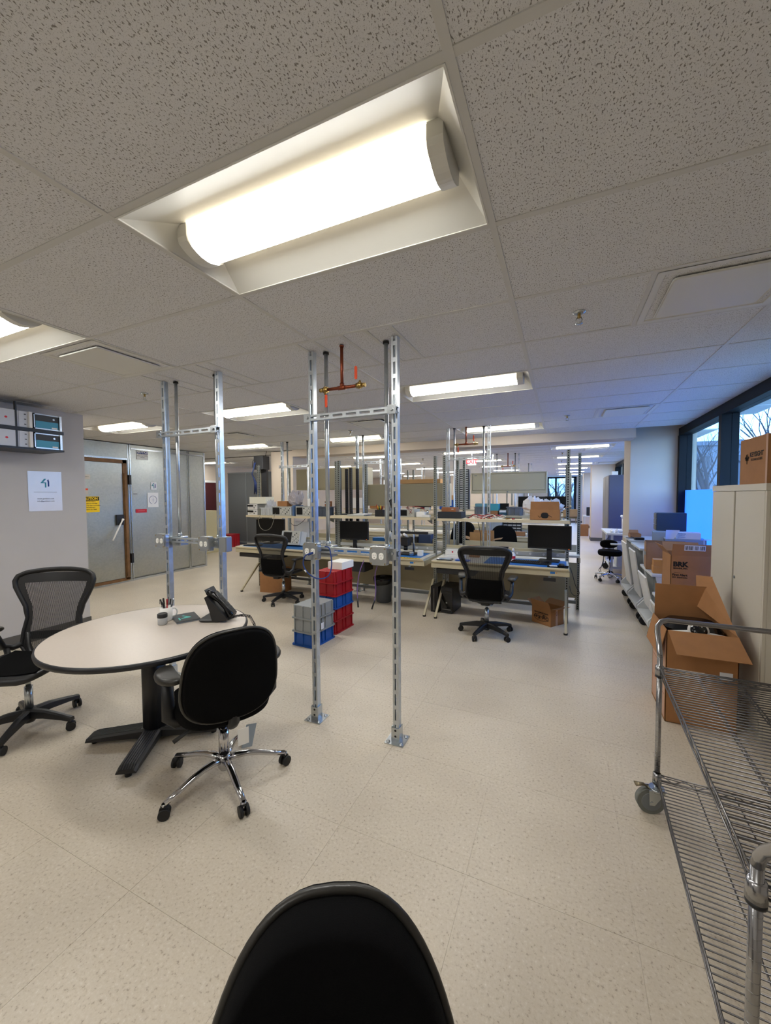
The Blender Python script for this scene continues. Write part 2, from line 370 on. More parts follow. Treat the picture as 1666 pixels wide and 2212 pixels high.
# last partial row up to the beam
def tdist(t): return math.hypot(t[0]+.6, t[1]+.3)
def inview(t):
    cx, cy = t[0]+.6, t[1]+.3; return cx*(-.41)+cy*.911 > -.3
tiles.sort(key=lambda t: (not inview(t), tdist(t)))
for x, y, w in tiles[:290]:
    o = bpy.data.objects.new('ceiling_tile', FM if w else HM); COL.objects.link(o); o.parent = ce; o.location = (x, y, CE)
m = M()
for x, y, w in tiles[290:]: m.box(x+.012, x+(1.23 if w else .609), y+.012, y+.609, CE+.004, CE+.019)
o = m.build('ceiling_tile', TILE, ce); o['kind'] = 'stuff'
m = M()
for i in range(-9, 2):
    x = GX+2*G*i
    m.box(max(x, XL)+.012, min(x+1.230, XR), 6.513, 7.03, CE+.004, CE+.019)
    m.build('ceiling_tile', TILE, ce); m = M()
def tee(x0, x1, y0, y1, dz=0): 
    M().box(x0, x1, y0, y1, CE+dz, CE+.004).build('ceiling_tee', TEE, ce)
for i in range(-8, 2):
    x = GX+2*G*i
    ya = 2.9 if x < -5.38 else YB
    tee(x-.012, x+.012, ya, 7.03); tee(x-.012, x+.012, 7.45, YF)
for j in range(-5, 10):
    y = GY+G*j
    tee(XL if y > 2.9 else -5.38, XR, y-.012, y+.012, .0005)
for j in range(40):
    y = GY2+G*j
    if 7.5 < y < YF: tee(XL, XR, y-.012, y+.012, .0005)
for x in (-1.62, -1.275, -1.105, -.94, -3.2, -3.04, -2.57, -2.44): 
    tee(x-.012, x+.012, 2.166, 2.763)
for x, y in DIFFS:
    tee(x-.012, x+.012, y, y+G) if abs((x-GX)/(2*G)-round((x-GX)/(2*G))) > .1 else None
    tee(x+G-.012, x+G+.012, y, y+G) if abs((x+G-GX)/(2*G)-round((x+G-GX)/(2*G))) > .1 else None
# beam
struct(M().box(-5.41, 1.02, 7.03, 7.45, 2.47, CE+.28).build('trim_1', WALL2))
for k in range(4):
    M().box(XL+.01+k*1.24, XL+1.24+k*1.24, 7.04, 7.62, CE+.004, CE+.019).build('ceiling_tile', TILE, ce)
# walls
struct(M().box(XL-.12, XL, 2.9, YF, 0, CE+.3).build('wall_left', WALL2))
wl = struct(M().box(-5.52, -5.38, YB, 2.9, 0, CE+.3).build('wall_left_near', WALL))
struct(M().box(XL, -5.52, 2.76, 2.9, 0, CE+.3).build('wall_left_return', WALL2))
struct(M().box(-5.38, XR+.2, YB-.12, YB, 0, CE+.3).build('wall_back', WALL))
struct(M().box(XL, -2.2, 20.5, 20.62, 0, CE+.3).build('wall_far_left', WALL2))
wf = M(); wf.box(-2.2, -.75, YF, YF+.12, 0, CE+.3); wf.box(.75, XR+.3, YF, YF+.12, 0, CE+.3); wf.box(-.75, .75, YF, YF+.12, 0, .55); wf.box(-2.2, -2.08, 20.62, YF, 0, CE+.3)
struct(wf.build('wall_far', WALL2))
for nm, b in (('baseboard_left_near', (-5.38, -5.372, YB, 2.905, 0, .115)), ('baseboard_left_return', (-5.52, -5.372, 2.9, 2.908, 0, .115)), ('baseboard_far', (-2.1, 1.66, YF-.01, YF, 0, .1))):
    struct(M().box(*b).build(nm, BASEB))
# window wall (right) : sill wall, header, frames, glass, frosted film
struct(M().box(XR, XR+.2, YB, 7.39, 0, .32).build('wall_right', WALL))
struct(M().box(XR+.0, XR+.2, 8.1, YF, 0, .32).build('wall_right_beyond', WALL))
struct(M().box(XR, XR+.2, YB, YF, CE, CE+.3).build('wall_right_top', WALL))
def window(nm, y0, y1, seams):
    f = M(); f.box(XR-.03, XR+.12, y0, y1, 2.50, CE); f.box(XR-.03, XR+.12, y0, y1, .32, .42)
    o = struct(f.build(nm, MULL))
    for y in seams: M().box(XR-.04, XR+.12, y-.045, y+.045, .42, 2.50).build('mullion', MULL, o)
    for a, b in zip(seams[:-1], seams[1:]):
        M().box(XR+.05, XR+.056, a+.045, b-.045, .42, 2.50).build('pane', GLASS, o)
        M().box(XR+.046, XR+.0495, a+.045, b-.045, .42, 1.665).build('frosted_film', FILM, o)
window('window_1', 3.2, 7.39, [3.26, 4.1, 5.62, 7.33])
struct(M().box(XR, XR+.2, YB, 3.2, .32, CE).build('wall_right_near', WALL))
window('window_2', 8.1, 15.2, [8.15, 9.9, 11.65, 13.4, 15.15]); window('window_3', 15.9, YF, [15.95, 17.7, 19.4, 21.1, 22.8, 24.4])
# end window
f = M(); f.box(-.75, .75, YF, YF+.1, 2.52, CE); f.box(-.75, .75, YF, YF+.1, .55, .62); f.box(-.75, -.69, YF, YF+.1, .55, 2.6); f.box(.62, .75, YF, YF+.1, .55, 2.6)
o = struct(f.build('window_4', MULL)); M().box(-.36, -.27, YF-.02, YF+.1, .62, 2.52).build('mullion', MULL, o)
for a, b in ((-.69, -.36), (-.27, .62)): M().box(a, b, YF+.04, YF+.046, .62, 2.52).build('pane', GLASS, o)
# window-side columns
def column(nm, y0, y1, x0, n):
    struct(M().box(x0, XR+.2, y0, y1, 0, CE+.28).build('wall_column_%d' % n, WALL2))
    struct(M().box(x0-.008, XR, y0-.008, y1+.008, 0, .115).build('baseboard_column_%d' % n, BASEB))
column('c', 7.39, 8.1, 1.0, 1); column('c', 15.2, 15.9, .93, 2); column('c', 20.8, 21.5, .93, 3)
struct(M().box(-6.0, -5.4, 7.04, 7.64, 0, 2.6).build('wall_column_4', WALL2)); struct(M().box(-6.008, -5.392, 7.032, 7.648, 0, .115).build('baseboard_column_4', BASEB))
M().mat(WHT).rbox(-.03, .03, -.008, 0, -.05, .05, .006).build('light_switch', None, bpy.data.objects['wall_column_1'], loc=(1.15, 7.388, 1.2)) if False else None

# ---------------- ceiling luminaires ----------------
def make_light():
    t = thing('ceiling_light', 'x', 'ceiling light')
    m = M(); L = 1.242; Wd = .621; e = .014; a, b = .215, .406; h = .080
    m.mat(LGT)
    # sloped side reflectors
    m.add([(e, e, .0), (L-e, e, 0), (L-.09, a, h), (.09, a, h)], [(0, 1, 2, 3)]); m.add([(e, Wd-e, 0), (L-e, Wd-e, 0), (L-.09, b, h), (.09, b, h)], [(0, 1, 2, 3)])
    m.add([(e, e, 0), (e, Wd-e, 0), (.09, b, h), (.09, a, h)], [(0, 1, 2, 3)]); m.add([(L-e, e, 0), (L-e, Wd-e, 0), (L-.09, b, h), (L-.09, a, h)], [(0, 1, 2, 3)])
    m.box(.09, L-.09, a, b, h, h+.004)
    o = m.build('reflector_tray', None, t)
    rim = M(); rim.box(.012, L-.012, .012, .018, -.002, .004).box(.012, L-.012, Wd-.018, Wd-.012, -.002, .004).box(.012, .018, .012, Wd-.012, -.002, .004).box(L-.018, L-.012, .012, Wd-.012, -.002, .004)
    rim.build('tray_rim', LGT, t)
    bot = [(a+.030+(b-a-.060)*k/8, h-.078-.018*math.sin(math.pi*k/8)) for k in range(9)]
    prof = [(a+.004, h-.002), (a+.004, h-.045), (a+.010, h-.064)]+bot+[(b-.010, h-.064), (b-.004, h-.045), (b-.004, h-.002)]
    l = M(); x0, x1 = .125, L-.125; n_ = len(prof)
    V = [(x, y, z) for x in (x0, x1) for y, z in prof]
    l.mat(LAMPS).add(V, [(k, k+1, n_+k+1, n_+k) for k in (0, 1, 2, n_-4, n_-3, n_-2)], True)
    l.mat(LAMP).add(V, [(k, k+1, n_+k+1, n_+k) for k in range(3, n_-4)], True)
    l.build('lamp_lens', None, t)
    for s, xa, xb in ((0, .075, .125), (1, L-.125, L-.075)):
        c = M(); c.mat(LGT); P = [(y+(.004 if y > .31 else -.004), z-.004 if z < h-.01 else z) for y, z in prof]
        c.add([(x, y, z) for x in (xa, xb) for y, z in P], [(k, k+1, n_+k+1, n_+k) for k in range(n_-1)]+[tuple(range(n_)), tuple(range(n_, 2*n_))]); c.build('end_cap', None, t)
    return t
LT = make_light(); first = True
LBL = {(GX-2*G, .912): 'large lit recessed strip light overhead, nearest the camera', (GX-6*G, .912): 'lit recessed strip light cut by the left edge, beside the square air diffuser',
 (GX-2*G, 3.396): 'lit recessed strip light right of the tall slotted posts', (GX-6*G, 3.396): 'lit recessed strip light between the two tall post frames',
 (GX-10*G, 3.396): 'lit recessed strip light above the metal chamber door', (GX-10*G, 5.88): 'lit recessed strip light seen between the left post frame, above the chamber corner',
 (GX-6*G, 5.88): 'lit recessed strip light seen through the near post frame, in front of the beam', (GX-2*G, 5.88): 'lit recessed strip light above the right-hand bench, crossed by copper pipe',
 (GX, 9.0): 'first lit strip light beyond the beam, in the aisle-side row', (GX-16*G, GY+12*G): 'far left lit strip light over the grey partition'}
ords = ['first', 'second', 'third', 'fourth', 'fifth', 'sixth']
for x, y in LIGHTS:
    key = (x, y); lb = LBL.get(key)
    if lb is None:
        if y < 0: lb = 'lit recessed strip light behind the camera, %s side' % ('right' if x > -2 else 'left')
        else:
            k = int(round((y-9.0)/(4*G))); c = {GX: 'aisle-side', GX-4*G: 'second', GX-8*G: 'third', GX-12*G: 'leftmost'}[x]
            lb = '%s lit strip light beyond the beam in the %s row' % (ords[k], c)
    if first: LT.location = (x, y, CE); LT['label'] = lb; LT['group'] = 'recessed ceiling strip lights'; first = False
    else: dup(LT, (x, y, CE), 0, lb, 'recessed ceiling strip lights')
# ---------------- air diffusers ----------------
def make_diff():
    t = thing('air_diffuser', 'x', 'air vent')
    m = M(); m.mat(LGT); w = .621; o0, i0 = .013, .075
    def ring(a, b, za, zb): 
        for q in range(4):
            A = [(a, a), (w-a, a), (w-a, w-a), (a, w-a)]; B = [(b, b), (w-b, b), (w-b, w-b), (b, w-b)]; r = (q+1) % 4
            m.add([(*A[q], za), (*A[r], za), (*B[r], zb), (*B[q], zb)], [(0, 1, 2, 3)])
    ring(o0, .045, -.002, -.002); ring(.045, .075, -.002, .05); m.build('frame', None, t)
    d = M(); d.mat(DGRY); d.box(.05, w-.05, .05, w-.05, .09, .094).box(.05, .056, .05, w-.05, .05, .09).box(w-.056, w-.05, .05, w-.05, .05, .09).box(.05, w-.05, .05, .056, .05, .09).box(.05, w-.05, w-.056, w-.05, .05, .09); d; d.build('neck', None, t)
    p = M(); p.mat(LGT); p.rbox(.085, w-.085, .085, w-.085, -.012, -.004, .02, 3); p.build('plaque', None, t)
    hk = M(); hk.mat(STEEL)
    for x in (.14, w-.14):
        for y in (.14, w-.14): hk.cyl((x, y, -.004), (x, y, .09), .006, 6)
    hk.build('hanger', None, t)
    return t
DL = ['square air diffuser near the right edge, beside the windows', 'square air diffuser on the left beside the cut-off strip light', 'square air diffuser in the ceiling left of the window column',
      'square air diffuser seen through the near post frame', 'square air diffuser behind the left post frame over the chamber', 'square air diffuser just past the beam at the windows', 'slim air diffuser far along the window side']
DT = make_diff()
for k, (x, y) in enumerate(DIFFS):
    if k == 0: DT.location = (x, y, CE); DT['label'] = DL[0]; DT['group'] = 'square ceiling air diffusers'
    else: dup(DT, (x, y, CE), 0, DL[k], 'square ceiling air diffusers')
# ---------------- sprinklers ----------------
def make_spr():
    t = thing('sprinkler_head', 'x', 'sprinkler')
    M().mat(STEEL).lathe([(.034, .0), (.034, -.004), (.022, -.010), (.012, -.012)], 20).build('escutcheon', None, t)
    M().mat(BRASS).lathe([(.009, -.01), (.009, -.03), (.006, -.034)], 10).build('body', None, t)
    a = M(); a.mat(STEEL); a.tube([(-.008, 0, -.028), (-.016, 0, -.042), (-.010, 0, -.056), (0, 0, -.06), (.010, 0, -.056), (.016, 0, -.042), (.008, 0, -.028)], .0028, 6); a.build('yoke', None, t)
    d = M(); d.mat(STEEL); d.lathe([(.019, -.060), (.019, -.063), (.003, -.064)], 14); d.build('deflector', None, t)
    return t
ST = make_spr(); sp = [(.075, 2.45, 'sprinkler head left of the right-hand air diffuser'), (-3.71, 2.55, 'sprinkler head in the ceiling above the left post frame'), (.05, 5.55, 'sprinkler head left of the second window-side diffuser'),
     (-3.0, 5.35, 'small sprinkler head seen through the near post frame'), (.0, 10.4, 'small sprinkler head between first and second aisle lights'), (-.02, 12.8, 'small sprinkler head between second and third aisle lights'), (-3.5, 10.3, 'small sprinkler head past the beam over the tan bins')]
for k, (x, y, l) in enumerate(sp):
    if k == 0: ST.location = (x, y, CE+.003); ST['label'] = l; ST['group'] = 'ceiling sprinkler heads'
    else: dup(ST, (x, y, CE+.003), 0, l, 'ceiling sprinkler heads')
# ================= STRUT FRAMES =================
def strut(m, L, a=.0205, slot=.075, pitch=.1016, sw=.0075, t=.0025, start=.03):
    """C channel along +Z, slotted web facing -Y"""
    m.box(-a, -sw, -a, -a+t, 0, L); m.box(sw, a, -a, -a+t, 0, L)
    z = 0
    while z < L:
        z1 = min(z+pitch-slot, L); m.box(-sw, sw, -a, -a+t, z, z1); z += pitch
    m.box(-a, -a+t, -a+t, a, 0, L); m.box(a-t, a, -a+t, a, 0, L)
    m.box(-a+t, -a+.009, a-t, a, 0, L); m.box(a-.009, a-t, a-t, a, 0, L)
    m.box(-a+.0095-t, -a+.0095, a-.009, a-t, 0, L); m.box(a-.0095, a-.0095+t, a-.009, a-t, 0, L)
    return m
POST = {}
def post(parent, x, y, H=CE-.004, z0=.012):
    o = strut(M().mat(GALV), H-z0).build('strut_post', None, parent) if 'p' not in POST or POST['H'] != H else None
    if o is None:
        o = bpy.data.objects.new('strut_post', POST['p']); COL.objects.link(o); o.parent = parent
    POST['p'] = o.data; POST['H'] = H
    o.location = (x, y, z0)
    if 'shoe' not in POST:
        b = M().mat(STEEL); b.box(-.065, .065, -.065, .065, 0, .006)
        b.box(-.029, -.0225, -.03, .027, .006, .10); b.box(.0225, .029, -.03, .027, .006, .10); b.box(-.0225, .0225, -.03, -.0235, .006, .095)
        b.build('base_shoe', None, parent); k = COL.objects[-1] if False else None
        POST['shoe'] = [q for q in COL.objects if q.parent == parent and q.name.startswith('base_shoe')][-1].data
        q = [q for q in COL.objects if q.parent == parent and q.name.startswith('base_shoe')][-1]; q.location = (x, y, 0)
        bb = M().mat(STEEL); bb.lathe([(.014, .006), (.014, .008), (.0085, .0085), (.0085, .016), (.004, .017)], 12); bo = bb.build('anchor_bolt', None, q); POST['bolt'] = bo.data; bo.location = (.045, .045, 0)
        hh = M().mat(INK); hh.cyl((0, -.0304, 0), (0, -.0300, 0), .0075, 12); ho = hh.build('bolt_hole', None, q); POST['hole'] = ho.data; ho.location = (0, 0, .04)
    else:
        q = bpy.data.objects.new('base_shoe', POST['shoe']); COL.objects.link(q); q.parent = parent; q.location = (x, y, 0)
        bo = bpy.data.objects.new('anchor_bolt', POST['bolt']); COL.objects.link(bo); bo.parent = q; bo.location = (.045, .045, 0)
        ho = bpy.data.objects.new('bolt_hole', POST['hole']); COL.objects.link(ho); ho.parent = q; ho.location = (0, 0, .04)
    for dx, dy in ((-.045, .045), (.045, -.045), (-.045, -.045)):
        e = bo.copy(); COL.objects.link(e); e.location = (dx, dy, 0)
    e = ho.copy(); COL.objects.link(e); e.location = (0, 0, .078)
    return o
def outlet_box(parent, x, y, z, plug=True):
    m = M().mat(STEEL); m.rbox(x-.058, x+.058, y, y+.052, z-.058, z+.058, .012)
    # octagon cover
    P = [(-.058, -.04), (-.04, -.058), (.04, -.058), (.058, -.04), (.058, .04), (.04, .058), (-.04, .058), (-.058, .04)]
    m.add([(x+p[0], y-.004, z+p[1]) for p in P]+[(x+p[0], y, z+p[1]) for p in P], [tuple(range(8))]+[(i, (i+1) % 8, 8+(i+1) % 8, 8+i) for i in range(8)])
    o = m.build('outlet_box', None, parent)
    for s in (-1, 1):
        r = M().mat(WHITE); cx = x+s*.024
        pts = rrect(.032, .042, .014, 4); r.loft([[(cx+p[0], y-.004, z+p[1]) for p in pts], [(cx+p[0], y-.007, z+p[1]) for p in pts]], smooth=False)
        r.mat(INK); r.box(cx-.008, cx-.006, y-.0074, y-.007, z+.001, z+.010); r.box(cx+.006, cx+.008, y-.0074, y-.007, z+.001, z+.008); r.cyl((cx, y-.0074, z-.009), (cx, y-.0070, z-.009), .003, 8)
        r.build('receptacle', None, o)
    sc = M().mat(BRASS)
    for a, b in ((-.05, -.05), (.05, .05), (-.05, .05), (.05, -.05)): sc.cyl((x+a*.94, y-.006, z+b*.94), (x+a*.94, y-.001, z+b*.94), .004, 8)
    sc.build('cover_screw', None, o)
    return o
def strut_frame(x0, x1, y, label, full=True, boxes=True, group='strut post frames', H=CE-.004):
    t = thing('strut_frame', label, 'metal frame', ((x0+x1)/2, y, 0), 0, group); w = (x1-x0)/2
    post(t, -w, 0, H); post(t, w, 0, H)
    def hbar(z, yy, deep=.041):
        m = M().mat(GALV); m.m = Matrix.Translation((-w-.03, yy, z)) @ Matrix.Rotation(R(90), 4, 'Y'); strut(m, 2*w+.06, a=.0205); return m.build('cross_bar', None, t)
    hbar(2.145, -.043); 
    for s in (-1, 1):
        b = M().mat(STEEL); b.box(s*w-.027, s*w+.027, -.070, -.0645, 2.117, 2.173); b.cyl((s*w, -.08, 2.145), (s*w, -.0705, 2.145), .0105, 6); b.build('bracket', None, t)
    for s in (-1, 1):
        c = M().mat(GALV); c.cyl((s*(w-.085), .045, 1.27 if boxes else .0), (s*(w-.085), .045, H), .0145, 12); c.build('conduit', None, t)
        if full:
            M().mat(INK).cyl((s*(w-.085), .045, H-.012), (s*(w-.085), .045, H+.001), .021, 12).build('conduit_collar', None, t)
    if boxes:
        hbar(1.24, -.043)
        outlet_box(t, -w+.045, -.118, 1.235); outlet_box(t, w-.075, -.118, 1.232)
        for s in (-1, 1):
            b = M().mat(STEEL); b.rbox(s*(w-.085)-.055, s*(w-.085)+.055, .0, .09, 1.18, 1.262, .01); b.cyl((s*(w-.085), .045, 1.262), (s*(w-.085), .045, 1.29), .019, 12); b.build('junction_box', None, t)
            k = M().mat(STEEL); k.box(s*w-.028, s*w+.028, -.070, -.0645, 1.205, 1.275); k.cyl((s*w, -.082, 1.245), (s*w, -.0705, 1.245), .0105, 6); k.build('bracket', None, t)
    return t
fA = strut_frame(-1.60, -.97, 2.32, 'large galvanised slotted post frame in the middle foreground with two outlets', group=None)
fB = strut_frame(-3.17, -2.53, 2.36, 'galvanised slotted post frame behind the round table', group=None)
b = M().mat(STEEL); b.rbox(.37, .45, -.09, -.02, 1.17, 1.29, .01); b.build('junction_box', None, fB)
for (xa, xb, y, l) in [(-1.57, -.964, 5.79, 'slotted post frame rising behind the right bench, beside the copper pipe'),
                       (-3.12, -2.52, 5.79, 'slotted post frame rising behind the middle bench'),
                       (-4.75, -4.13, 5.88, 'slotted post frame rising behind the left bench'),
                       (-1.55, -.95, 9.9, 'far slotted post frame right of the exit sign'), (-4.6, -4.0, 9.9, 'far slotted post frame behind the middle tan panel'),
                       (-7.6, -7.0, 9.9, 'far slotted post frame on the left past the beam'), (-1.5, -.9, 13.4, 'distant slotted post frame above the flip-door cabinet'), (-4.6, -4.0, 13.4, 'distant slotted post frame on the left')]:
    strut_frame(xa, xb, y, l, boxes=False)
# copper pipes with valves
def copper(x, y, z, label, top=CE):
    t = thing('copper_pipe', label, 'pipe', (x, y, 0), 0, 'copper pipes with valves')
    M().mat(COP).cyl((0, 0, z), (0, 0, top), .011, 12).cyl((0, 0, top-.012), (0, 0, top-.002), .015, 12).build('riser', None, t)
    m = M().mat(COP); m.cyl((-.12, 0, z), (.12, 0, z), .011, 12); m.cyl((-.03, 0, z), (.03, 0, z), .0145, 12); m.cyl((0, 0, z), (0, 0, z+.03), .0145, 12); m.build('cross_pipe', None, t)
    for s in (-1, 1):
        v = M().mat(BRASS); v.cyl((s*.11, 0, z), (s*.15, 0, z), .018, 8); v.cyl((s*.125, 0, z), (s*.135, 0, z), .023, 12); v.cyl((s*.135, 0, z), (s*.135, 0, z+.03*s), .008, 8); v.cyl((s*.15, 0, z), (s*.175, 0, z), .014, 8); vo = v.build('valve', None, t)
        h = M().mat(ORG); zz = z+s*.035
        pts = rrect(.018, .085, .008, 3); h.loft([[(s*.135-s*.02+p[0], -.02, zz+s*.045+p[1]) for p in pts], [(s*.135-s*.02+p[0], -.014, zz+s*.045+p[1]) for p in pts]], smooth=False); h.build('valve_handle', None, vo)
copper(-1.35, 2.30, 2.333, 'copper pipe with two orange-handled valves in the near post frame')
copper(-1.30, 5.80, 2.36, 'copper pipe with orange-handled valves past the beam light, farther back')
copper(-1.2, 9.9, 2.30, 'small distant copper drop pipe above the flip-door cabinet')

# ================= CHAIRS =================
def caster(parent, p, ang, m0=RUB, r=.028, nm='caster'):
    c, s = math.cos(ang), math.sin(ang); ax = Vector((-s, c, 0)); P = Vector(p)
    m = M().mat(m0)
    for k in (-1, 1): 
        m.cyl(P+ax*(.008*k)+Vector((0, 0, r)), P+ax*(.024*k)+Vector((0, 0, r)), r, 16)
    m.cyl(P+Vector((0, 0, r)), P+Vector((0, 0, .075)), .008, 8)
    m.tube([P+Vector((c*.02, s*.02, r+.012)), P+Vector((0, 0, r*2+.006)), P+Vector((-c*.012, -s*.012, r*2))], [.010, .016, .012], 8)
    return m.build(nm, None, parent)
def base5(t, r, ang0, style, hub=.095):
    hb = M().mat(BLK if style == 'b' else CHROME)
    if style == 'b': hb.lathe([(.03, .05), (.038, .07), (.042, .12), (.034, .145)], 20)
    else: hb.lathe([(.022, .055), (.034, .075), (.040, .12), (.030, .15)], 24)
    hb.build('hub', None, t)
    for k in range(5):
        a = R(ang0+72*k); c, s = math.cos(a), math.sin(a); g = M()
        if style == 'b':
            g.mat(BLK); P = []
            for q, (rr, z, w, h) in enumerate(((.03, .112, .028, .030), (.12, .110, .024, .026), (.24, .092, .020, .018), (r+.012, .078, .019, .014))):
                P.append([(c*rr-s*u, s*rr+c*u, z+v) for u, v in ((-w, -h), (w, -h), (w*.85, h*.6), (w*.4, h), (-w*.4, h), (-w*.85, h*.6))])
            g.loft(P, smooth=False)
        else:
            g.mat(CHROME); pth = [(c*rr, s*rr, z) for rr, z in ((.02, .118), (.07, .124), (.13, .122), (.19, .110), (.25, .092), (r, .072))]
            g.tube(pth, [.024, .022, .0195, .018, .017, .016], 12, flat=.8)
            g.cyl((c*r, s*r, .048), (c*r, s*r, .075), .013, 12)
        g.build('leg', None, t)
        caster(t, (c*r, s*r, .0), a+R(40+k*35))
def back_w(z):  # mesh chair half width profile
    pts = [(0, .165), (.06, .205), (.16, .20), (.27, .183), (.36, .20), (.44, .238), (.51, .268), (.555, .275), (.59, .262), (.612, .22), (.625, .14), (.63, .0)]
    for (a, wa), (b, wb) in zip(pts[:-1], pts[1:]):
        if a <= z <= b: u = (z-a)/(b-a); return wa+(wb-wa)*u
    return 0
def mesh_chair(label, loc, rz, ang0=20, group='black mesh office chairs', armh=.675, lumbar=True):
    t = thing('mesh_chair', label, 'chair', loc, rz, group)
    base5(t, .30, ang0, 'b')
    M().mat(STEEL).cyl((0, 0, .14), (0, 0, .30), .024, 16).cyl((0, 0, .29), (0, 0, .40), .015, 12).build('gas_lift', None, t)
    m = M().mat(BLK); m.rbox(-.09, .09, -.15, .10, .385, .425, .02); m.rbox(-.05, .05, -.20, -.1, .38, .45, .02)
    m.tube([(-.07, -.15, .42), (-.13, -.22, .44), (-.165, -.245, .50), (-.175, -.255, .60)], [.02, .02, .018, .014], 8); m.tube([(.07, -.15, .42), (.13, -.22, .44), (.165, -.245, .50), (.175, -.255, .60)], [.02, .02, .018, .014], 8)
    m.build('tilt_mechanism', None, t)
    k = M().mat(BLK); k.tube([(.09, 0, .40), (.19, .0, .405), (.23, 0, .40)], [.006, .008, .014], 8); k.tube([(.09, -.1, .40), (.17, -.1, .40)], [.006, .012], 8); k.build('lever', None, t)
    ol = rrect(.50, .46, .14, 5)
    def sf(x, y, z): return (x, y+.02, z+.455-max(0, y-.1)**2*1.6+x*x*.35)
    s = M().mat(BLK); s.pad(ol, .045, e=.08, steps=3, fn=lambda x, y, z: sf(x, y, z-.004)); s.build('seat_frame', None, t)
    s = M().mat(MESHB); s.mat(BLKF); s.grid(lambda u, v: sf((u-.5)*.40, (v-.5)*.38, .026), 8, 8); s.build('seat', None, t)
    def bf(x, z, off=0): 
        return (x, -.235-.20*z-.10*max(0, z-.3)**2+.9*x*x*(.25+z)-.0+off, .445+z*.965)
    zs = [0, .03, .06, .1, .16, .22, .27, .32, .36, .4, .44, .48, .51, .535, .555, .575, .59, .602, .612, .620, .626, .63]
    out = [bf(back_w(z), z) for z in zs[:-1]]+[bf(.07, .6285), bf(0, .63)]; L = [(-x, y, z) for x, y, z in reversed(out[:-1])]
    pathp = out+L+[bf(-.08, -.012), bf(0, -.016), bf(.08, -.012)]
    n = len(pathp); rr = [.017 if p[2] < .72 else .021 for p in pathp]
    M().mat(BLK).tube(pathp, rr, 8, closed=True, flat=.75).build('back_frame', None, t)
    g = M().mat(BLK)   # inner frame web: band inside the top of the frame
    g.grid(lambda u, v: bf((2*u-1)*back_w(.535+.07*v)*.97, .535+.07*v, .004), 12, 3)
    for s_ in (-1, 1): g.grid(lambda u, v: bf(s_*back_w(.02+.55*v)*(.80+.19*u), .02+.55*v, .004), 2, 16)
    g.build('frame_web', None, t)
    mm_ = M().mat(MESHB); mm_.grid(lambda u, v: bf((2*u-1)*back_w(.0+.615*v)*.96, .615*v, -.001), 14, 22); mm_.build('back_mesh', None, t)
    z0_, dz_ = (.02, .24) if lumbar else (.10, .055)
    lb = M().mat(BLKF); lb.grid(lambda u, v: bf((2*u-1)*.178, z0_+dz_*v, -.028-.008*math.sin(v*3.14)), 8, 4); lb.grid(lambda u, v: bf((2*u-1)*.178, z0_+dz_*v, -.020), 8, 4); lb.build('lumbar_pad', None, t)
    for s_ in (-1, 1):
        a = M().mat(BLK); a.tube([(s_*.20, -.24, .52), (s_*.255, -.22, .50), (s_*.275, -.16, .53), (s_*.28, -.13, .60), (s_*.28, -.10, armh-.02)], [.022, .024, .022, .02, .018], 8); a.tube([(s_*.15, -.1, .43), (s_*.24, -.16, .46), (s_*.27, -.18, .52)], [.02, .02, .018], 8); ao = a.build('armrest', None, t)
        p = M().mat(VINYL); op = rrect(.085, .25, .042, 5); p.at((s_*.285, -.03, armh), (0, 0, -s_*8)); p.pad(op, .032, e=.2, steps=3, fn=lambda x, y, z: (x, y, z-.9*max(0, -y-.06)**2+0)); p.build('arm_pad', None, ao)
    return t
def egg(w, h, n=40, p=2.6, taper=.12):
    r = []
    for k in range(n):
        a = 2*math.pi*k/n; c, s = math.cos(a), math.sin(a)
        x = abs(c)**(2/p)*(1 if c > 0 else -1)*w/2; y = abs(s)**(2/p)*(1 if s > 0 else -1)*h/2
        r.append((x*(1-taper*y/(h/2)), y))
    return r
